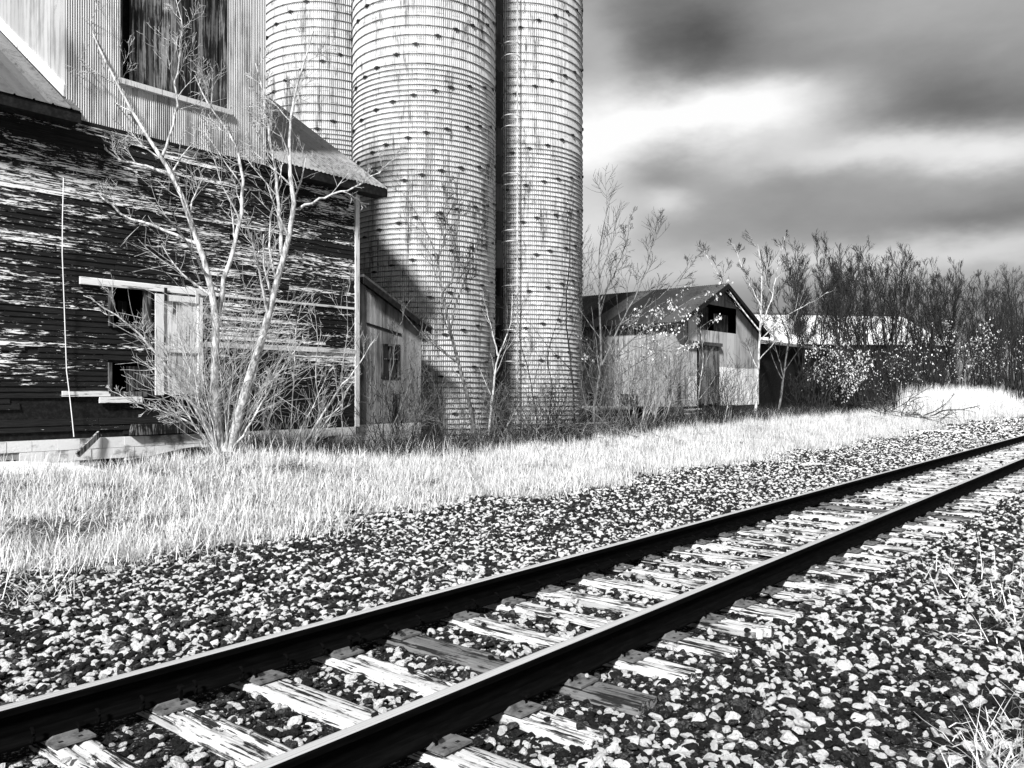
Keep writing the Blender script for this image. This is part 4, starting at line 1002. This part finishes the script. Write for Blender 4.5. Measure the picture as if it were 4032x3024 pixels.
for i, (pts, Y) in enumerate((([(1141, 1780), (1145, 1672), (1159, 1500), (1160, 1322), (1190, 1180)], 17.2), ([(1340, 1790), (1350, 1620), (1345, 1480), (1370, 1300), (1365, 1120)], 18.2), ([(1260, 1790), (1265, 1640), (1240, 1480), (1255, 1330), (1230, 1190)], 17.6), ([(1020, 1770), (1060, 1640), (1085, 1500), (1130, 1400)], 17.0))):
    shrub(10 + i, [(pts, .016, .005)], Y, [9, 4, 0, 0], 'slender pale sapling standing against the clapboards near the barn corner', PALE, 'sapling', 'sapling', 'saplings near the barn corner', maxlvl=2)
# in front of the lean-to and silos
shrub(20, [([(1500, 1760), (1515, 1600), (1540, 1450), (1560, 1330), (1610, 1180)], .020, .006), ([(1505, 1760), (1570, 1620), (1620, 1500), (1650, 1380), (1690, 1250)], .018, .005), ([(1495, 1762), (1460, 1600), (1450, 1450), (1420, 1280)], .016, .005), ([(1510, 1760), (1620, 1680), (1700, 1570)], .014, .004)],
      19.6, [8, 4, 0, 0], 'bare many-stemmed shrub in front of the corrugated lean-to', ('grey_bark', 'grey_bark'), extra=14, exh=1.8, maxlvl=2)
shrub(21, [([(1872, 1715), (1865, 1654), (1830, 1520), (1804, 1431), (1774, 1292), (1738, 1153), (1726, 1020), (1690, 930), (1640, 840), (1590, 760)], .060, .008), ([(1738, 1153), (1786, 1100), (1790, 1000), (1800, 900), (1815, 740)], .030, .006), ([(1774, 1292), (1800, 1180), (1850, 1050), (1900, 900)], .026, .006), ([(1726, 1020), (1755, 930), (1750, 830), (1770, 700)], .02, .005), ([(1804, 1431), (1700, 1340), (1600, 1230), (1530, 1180)], .02, .005)],
      21.6, [7, 5, 4, 0], 'bare tree leaning across the silo behind the lean-to', GREY, 'bare_tree', 'tree', maxlvl=3, ratio=.38)
shrub(22, [([(1922, 1712), (1935, 1600), (1948, 1480), (1962, 1400), (2010, 1280), (2020, 1150)], .042, .008), ([(1960, 1400), (1930, 1280), (1900, 1160)], .022, .006)],
      22.4, [7, 4, 3, 0], 'short pale crooked trunk at the foot of the gap between silos', ('pale_bark', 'dark_twig'), 'bare_tree', 'tree', extra=8, exh=1.8)
shrub(23, [([(2130, 1690), (2100, 1560), (2080, 1450), (2040, 1330), (2060, 1180)], .022, .006), ([(2140, 1690), (2180, 1540), (2150, 1400), (2190, 1280), (2230, 1120)], .022, .006), ([(2120, 1690), (2040, 1580), (1990, 1480)], .016, .005), ([(2150, 1690), (2230, 1560), (2250, 1420)], .016, .005)],
      25.0, [9, 5, 0, 0], 'thorny dark shrub spreading over the foot of the silo beside the ladder', ('dark_bark', 'grey_bark'), extra=16, exh=1.9, maxlvl=2)
shrub(24, [([(2265, 1668), (2255, 1500), (2235, 1330), (2222, 1200), (2246, 1050), (2240, 900), (2262, 760)], .035, .007)],
      25.6, [10, 5, 3, 0], 'thin dark tree climbing the edge of the silo near the gabled shed', DARK, 'bare_tree', 'tree')
shrub(25, [([(2330, 1668), (2345, 1550), (2370, 1438), (2363, 1280), (2357, 1197), (2363, 1090), (2357, 963), (2400, 800)], .055, .008), ([(2370, 1438), (2440, 1280), (2520, 1130), (2560, 1000), (2590, 860)], .034, .007), ([(2357, 1197), (2420, 1080), (2470, 950), (2480, 850)], .026, .006), ([(2440, 1280), (2600, 1170), (2690, 1080), (2730, 1000)], .024, .006)],
      26.2, [9, 6, 4, 0], 'tall bare tree rising between the silos and the gabled shed roof', GREY, 'bare_tree', 'tree', ratio=.40, trop=.07)
shrub(26, [([(2335, 1660), (2400, 1420), (2465, 1356), (2591, 1254), (2737, 1172), (2830, 1140)], .040, .006), ([(2400, 1420), (2450, 1300), (2560, 1220), (2650, 1170)], .024, .006), ([(2340, 1660), (2430, 1480), (2560, 1400), (2720, 1320), (2800, 1260)], .024, .005), ([(2330, 1660), (2290, 1520), (2300, 1420)], .018, .005)],
      26.6, [10, 6, 0, 0], 'leaning shrub with clinging dry leaves in front of the gabled shed', ('grey_bark', 'grey_bark'), leaves=(900, .10, lambda P: P[:, 2] > 2.6), extra=10, exh=2.4, maxlvl=2, trop=.02)
for i, (pts, Y) in enumerate((([(2572, 1690), (2575, 1560), (2590, 1450), (2580, 1330)], 28.5), ([(2600, 1690), (2640, 1600), (2660, 1480), (2700, 1350)], 29.0), ([(2743, 1700), (2750, 1552), (2770, 1420), (2760, 1300)], 30.0), ([(2480, 1690), (2500, 1560), (2490, 1420)], 28.0), ([(2850, 1670), (2870, 1560), (2900, 1440)], 31.0))):
    shrub(30 + i, [(pts, .026, .007)], Y, [12, 5, 0, 0], 'thin pale sapling in front of the gabled shed wall', ('pale_bark', 'grey_bark'), 'sapling', 'sapling', 'saplings before the gabled shed', maxlvl=2, extra=5, exh=1.6)
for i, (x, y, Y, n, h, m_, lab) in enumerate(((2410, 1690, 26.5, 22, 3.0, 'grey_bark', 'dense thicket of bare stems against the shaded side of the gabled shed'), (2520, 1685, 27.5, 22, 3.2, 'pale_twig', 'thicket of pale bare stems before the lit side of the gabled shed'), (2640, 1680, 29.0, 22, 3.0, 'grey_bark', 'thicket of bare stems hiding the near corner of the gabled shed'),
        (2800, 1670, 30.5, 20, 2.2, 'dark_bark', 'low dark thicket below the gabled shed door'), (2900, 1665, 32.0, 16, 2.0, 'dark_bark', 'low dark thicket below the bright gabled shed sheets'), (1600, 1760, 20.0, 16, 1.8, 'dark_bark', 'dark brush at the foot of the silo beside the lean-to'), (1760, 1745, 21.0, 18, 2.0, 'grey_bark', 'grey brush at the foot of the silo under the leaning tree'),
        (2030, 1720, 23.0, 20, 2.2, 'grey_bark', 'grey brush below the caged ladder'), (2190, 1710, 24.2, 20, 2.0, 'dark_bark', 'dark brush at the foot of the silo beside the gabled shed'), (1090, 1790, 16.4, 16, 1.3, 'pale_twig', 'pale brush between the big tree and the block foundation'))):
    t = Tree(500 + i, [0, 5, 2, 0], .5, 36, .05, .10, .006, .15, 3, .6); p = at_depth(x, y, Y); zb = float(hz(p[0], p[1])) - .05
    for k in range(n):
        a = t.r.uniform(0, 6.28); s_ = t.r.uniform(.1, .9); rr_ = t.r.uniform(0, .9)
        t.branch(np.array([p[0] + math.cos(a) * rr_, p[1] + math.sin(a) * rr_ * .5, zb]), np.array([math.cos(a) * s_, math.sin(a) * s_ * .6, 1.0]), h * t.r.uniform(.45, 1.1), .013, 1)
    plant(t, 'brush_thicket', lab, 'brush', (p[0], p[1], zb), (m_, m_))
shrub(40, [([(2971, 1650), (2984, 1470), (2993, 1305), (2996, 1204), (3003, 1090), (2984, 960)], .070, .010), ([(2993, 1305), (2914, 1210), (2813, 1058), (2770, 985)], .034, .008), ([(2993, 1290), (3040, 1180), (3066, 1027), (3090, 930)], .034, .008), ([(2996, 1204), (2930, 1080), (2890, 960)], .026, .008), ([(2993, 1340), (3080, 1250), (3180, 1200), (3260, 1150)], .026, .008)],
      35.4, [9, 6, 4, 0], 'slender bare tree with pale trunk at the gabled shed corner', ('pale_bark', 'dark_twig'), 'bare_tree', 'tree', rmin=.009, ratio=.36, trop=.08)
shrub(41, [([(3062, 1640), (3085, 1480), (3104, 1343), (3150, 1200), (3180, 1080)], .060, .010), ([(3085, 1480), (3050, 1350), (3040, 1220)], .026, .008)],
      38.5, [9, 6, 4, 0], 'dark leaning tree before the low shed wall', ('grey_bark', 'dark_twig'), 'bare_tree', 'tree', rmin=.010, trop=.07)

# hedgerow
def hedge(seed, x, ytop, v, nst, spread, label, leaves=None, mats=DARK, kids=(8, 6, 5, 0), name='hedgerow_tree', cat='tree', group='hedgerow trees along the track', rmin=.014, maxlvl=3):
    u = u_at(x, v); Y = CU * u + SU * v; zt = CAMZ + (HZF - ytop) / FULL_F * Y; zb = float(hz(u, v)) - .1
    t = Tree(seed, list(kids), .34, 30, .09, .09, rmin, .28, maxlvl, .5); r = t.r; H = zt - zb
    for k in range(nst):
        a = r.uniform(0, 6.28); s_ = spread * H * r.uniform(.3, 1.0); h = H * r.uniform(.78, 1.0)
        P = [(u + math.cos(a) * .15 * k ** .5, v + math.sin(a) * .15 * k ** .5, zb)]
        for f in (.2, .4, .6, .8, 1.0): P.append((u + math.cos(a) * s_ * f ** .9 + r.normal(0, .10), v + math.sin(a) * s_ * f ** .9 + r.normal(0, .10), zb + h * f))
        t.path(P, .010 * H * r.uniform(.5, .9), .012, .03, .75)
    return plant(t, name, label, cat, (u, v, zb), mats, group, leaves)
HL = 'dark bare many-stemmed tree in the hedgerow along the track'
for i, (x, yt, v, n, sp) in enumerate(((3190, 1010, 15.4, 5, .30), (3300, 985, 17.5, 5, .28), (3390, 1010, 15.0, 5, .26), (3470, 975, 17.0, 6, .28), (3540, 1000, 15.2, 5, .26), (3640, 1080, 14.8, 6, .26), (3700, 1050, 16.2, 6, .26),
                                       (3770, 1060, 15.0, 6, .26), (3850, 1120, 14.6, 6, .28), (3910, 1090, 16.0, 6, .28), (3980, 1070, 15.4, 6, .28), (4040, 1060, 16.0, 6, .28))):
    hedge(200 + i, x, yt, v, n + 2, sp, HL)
# low bushes filling the hedgerow foot
for i, (x, yt, v, lv) in enumerate(((3140, 1440, 14.2, 0), (3230, 1330, 13.9, 600), (3310, 1400, 13.6, 1300), (3380, 1380, 14.2, 200), (3450, 1330, 14.0, 250), (3540, 1350, 13.8, 120), (3620, 1330, 14.0, 120), (3700, 1350, 13.8, 60), (3790, 1270, 13.8, 600), (3860, 1310, 14.0, 200), (3930, 1330, 14.2, 150), (4000, 1300, 14.4, 200))):
    lab = {1300: 'bush full of bright clinging dry leaves at the foot of the hedgerow', 600 if x < 3500 else -1: 'half leafy dry bush beside the low dark shed', 600 if x > 3500 else -2: 'leafy dry bush behind the tall reeds'}.get(lv, 'low tangled dark bush in the hedgerow foot')
    hedge(300 + i, x, yt, v, 12, .45, lab, (lv, .15 if x > 3600 else .11) if lv else None, kids=(9, 7, 0, 0), name='hedgerow_bush', cat='bush', group='hedgerow bushes along the track', maxlvl=2, rmin=.010)
# farther trees behind
BL = 'distant bare tree with fine rounded crown behind the sheds'
for i, (x, yt, v, n, sp) in enumerate(((3170, 975, 30, 5, .20), (3290, 990, 34, 5, .2), (3420, 960, 36, 5, .22), (3530, 985, 33, 5, .2), (3240, 1000, 42, 5, .2), (3700, 1100, 30, 5, .2), (3890, 1110, 28, 6, .22), (4010, 1080, 26, 6, .22))):
    hedge(400 + i, x, yt, v, n, sp, BL, kids=(9, 7, 4, 0), name='distant_tree', group='trees behind the sheds', rmin=.022, mats=('dark_bark', 'dark_bark'))

# ------------------------------------------------------------------ fallen wood and small things
def tangle(seed, n, cx, cy, cz, rad, L, rmin, flat=.25):
    t = Tree(seed, [4, 3, 0, 0], .35, 45, -.01, .14, rmin, .2, 2, .55); r = t.r
    for k in range(n):
        a = r.uniform(0, 6.28); p = np.array([cx + r.normal(0, rad), cy + r.normal(0, rad * .6), cz + r.uniform(.02, .12)])
        d = np.array([math.cos(a), math.sin(a), r.uniform(.02, flat)]); t.branch(p, d, L * r.uniform(.5, 1.2), rmin * r.uniform(1.2, 3.2), 0)
    for l in range(5):
        for pts, rd in t.out[l]: pts[:, 2] = np.maximum(pts[:, 2], hz(pts[:, 0], pts[:, 1]) + .02)
    return t
bp0 = (45.5, 11.9); z0 = float(hz(*bp0))
plant(tangle(50, 26, bp0[0], bp0[1], z0, 1.3, 3.2, .014, .35), 'brush_pile', 'heap of broken branches lying on the grass near the ballast', 'brush pile', (bp0[0], bp0[1], z0), ('dark_bark', 'grey_bark'))
for i, (x, y, Yd, L) in enumerate(((2200, 1720, 23.5, 2.6), (2400, 1700, 25.0, 2.4), (2000, 1740, 21.5, 2.0), (1640, 1760, 19.5, 1.8))):
    p = at_depth(x, y, Yd); z0 = float(hz(p[0], p[1]))
    plant(tangle(60 + i, 16, p[0], p[1], z0, .8, L, .007, .5), 'fallen_branches', ['tangle of fallen stems before the ladder silo', 'tangle of fallen stems before the shadowed shed side', 'tangle of fallen stems below the gap between silos', 'tangle of fallen stems before the lean-to'][i], 'fallen branches', (p[0], p[1], z0), ('grey_bark', 'grey_bark'))
for lab, pa, pb2, w_, h_, m_ in (('short dark plank half sunk in the grass', (1010, 2016), (1165, 2012), .07, .05, 'weathered_plank'), ('second dark plank lying further along in the grass', (1270, 2016), (1400, 2008), .07, .05, 'dark_plank'),
                                 ('long straight pale stick on the ballast edge by the brush heap', (3635, 1695), (3815, 1696), .07, .06, 'pale_trim'), ('flat pale board lying at the ballast edge', (3160, 1820), (3235, 1816), .12, .04, 'pale_trim')):
    Q = []
    for (x, y) in (pa, pb2):
        Y = (CAMZ - .0) * FULL_F / (y - HZF); X = (x - CXF) / FULL_F * Y; u, v = SU * X + CU * Y, -CU * X + SU * Y; Q.append((u, v, float(hz(u, v)) + .05))
    tag(obj('plank' if 'stick' not in lab else 'stick', MB().bar(Q[0], Q[1], w_, h_), m_), lab, 'plank' if 'stick' not in lab else 'stick')
for lab, pts in (('forked pale stick on the ballast stones', [(3680, 2330), (3690, 2280), (3712, 2230), (3722, 2232), (3735, 2280), (3790, 2310), (3860, 2345)]), ('curved pale stick lying on the ballast stones', [(3700, 2520), (3740, 2500), (3790, 2505), (3880, 2515)])):
    Q = []
    for (x, y) in pts:
        Y = (CAMZ + .04) * FULL_F / (y - HZF); X = (x - CXF) / FULL_F * Y; u, v = SU * X + CU * Y, -CU * X + SU * Y; Q.append((u, v, float(hz(u, v)) + .045))
    tag(obj('stick', MB().tube(Q, list(np.linspace(.009, .004, len(Q))), 5), 'pale_bark'), lab, 'stick')
# old snow along the foundation
def snow(lab, cu, cv, ru, rv, h):
    n, m = 40, 8; V = [(cu, cv, float(hz(cu, cv)) + h)]; F = []
    for j in range(1, m + 1):
        for i in range(n):
            a = i * 2 * math.pi / n; k = (1 + .13 * math.sin(3 * a + cu) + .07 * math.sin(7 * a)) * j / m; u, v = cu + ru * k * math.cos(a), cv + rv * k * math.sin(a)
            V.append((u, v, float(hz(u, v)) + h * (1 - (j / m) ** 2.5) - .015 * (j == m)))
    for i in range(n): F.append((0, 1 + i, 1 + (i + 1) % n))
    for j in range(m - 1):
        for i in range(n): F.append((1 + j * n + i, 1 + (j + 1) * n + i, 1 + (j + 1) * n + (i + 1) % n, 1 + j * n + (i + 1) % n))
    me = bpy.data.meshes.new('snow_patch'); me.from_pydata(V, [], F); me.update(); smooth(me); tag(obj('snow_patch', me, 'snow'), lab, 'snow')
snow('smooth white snow patch on the grass along the whitewashed foundation', 5.0, 14.55, 1.9, .55, .14)
snow('thin white snow patch lying before the lean-to corner', 12.9, 14.6, .8, .22, .08)
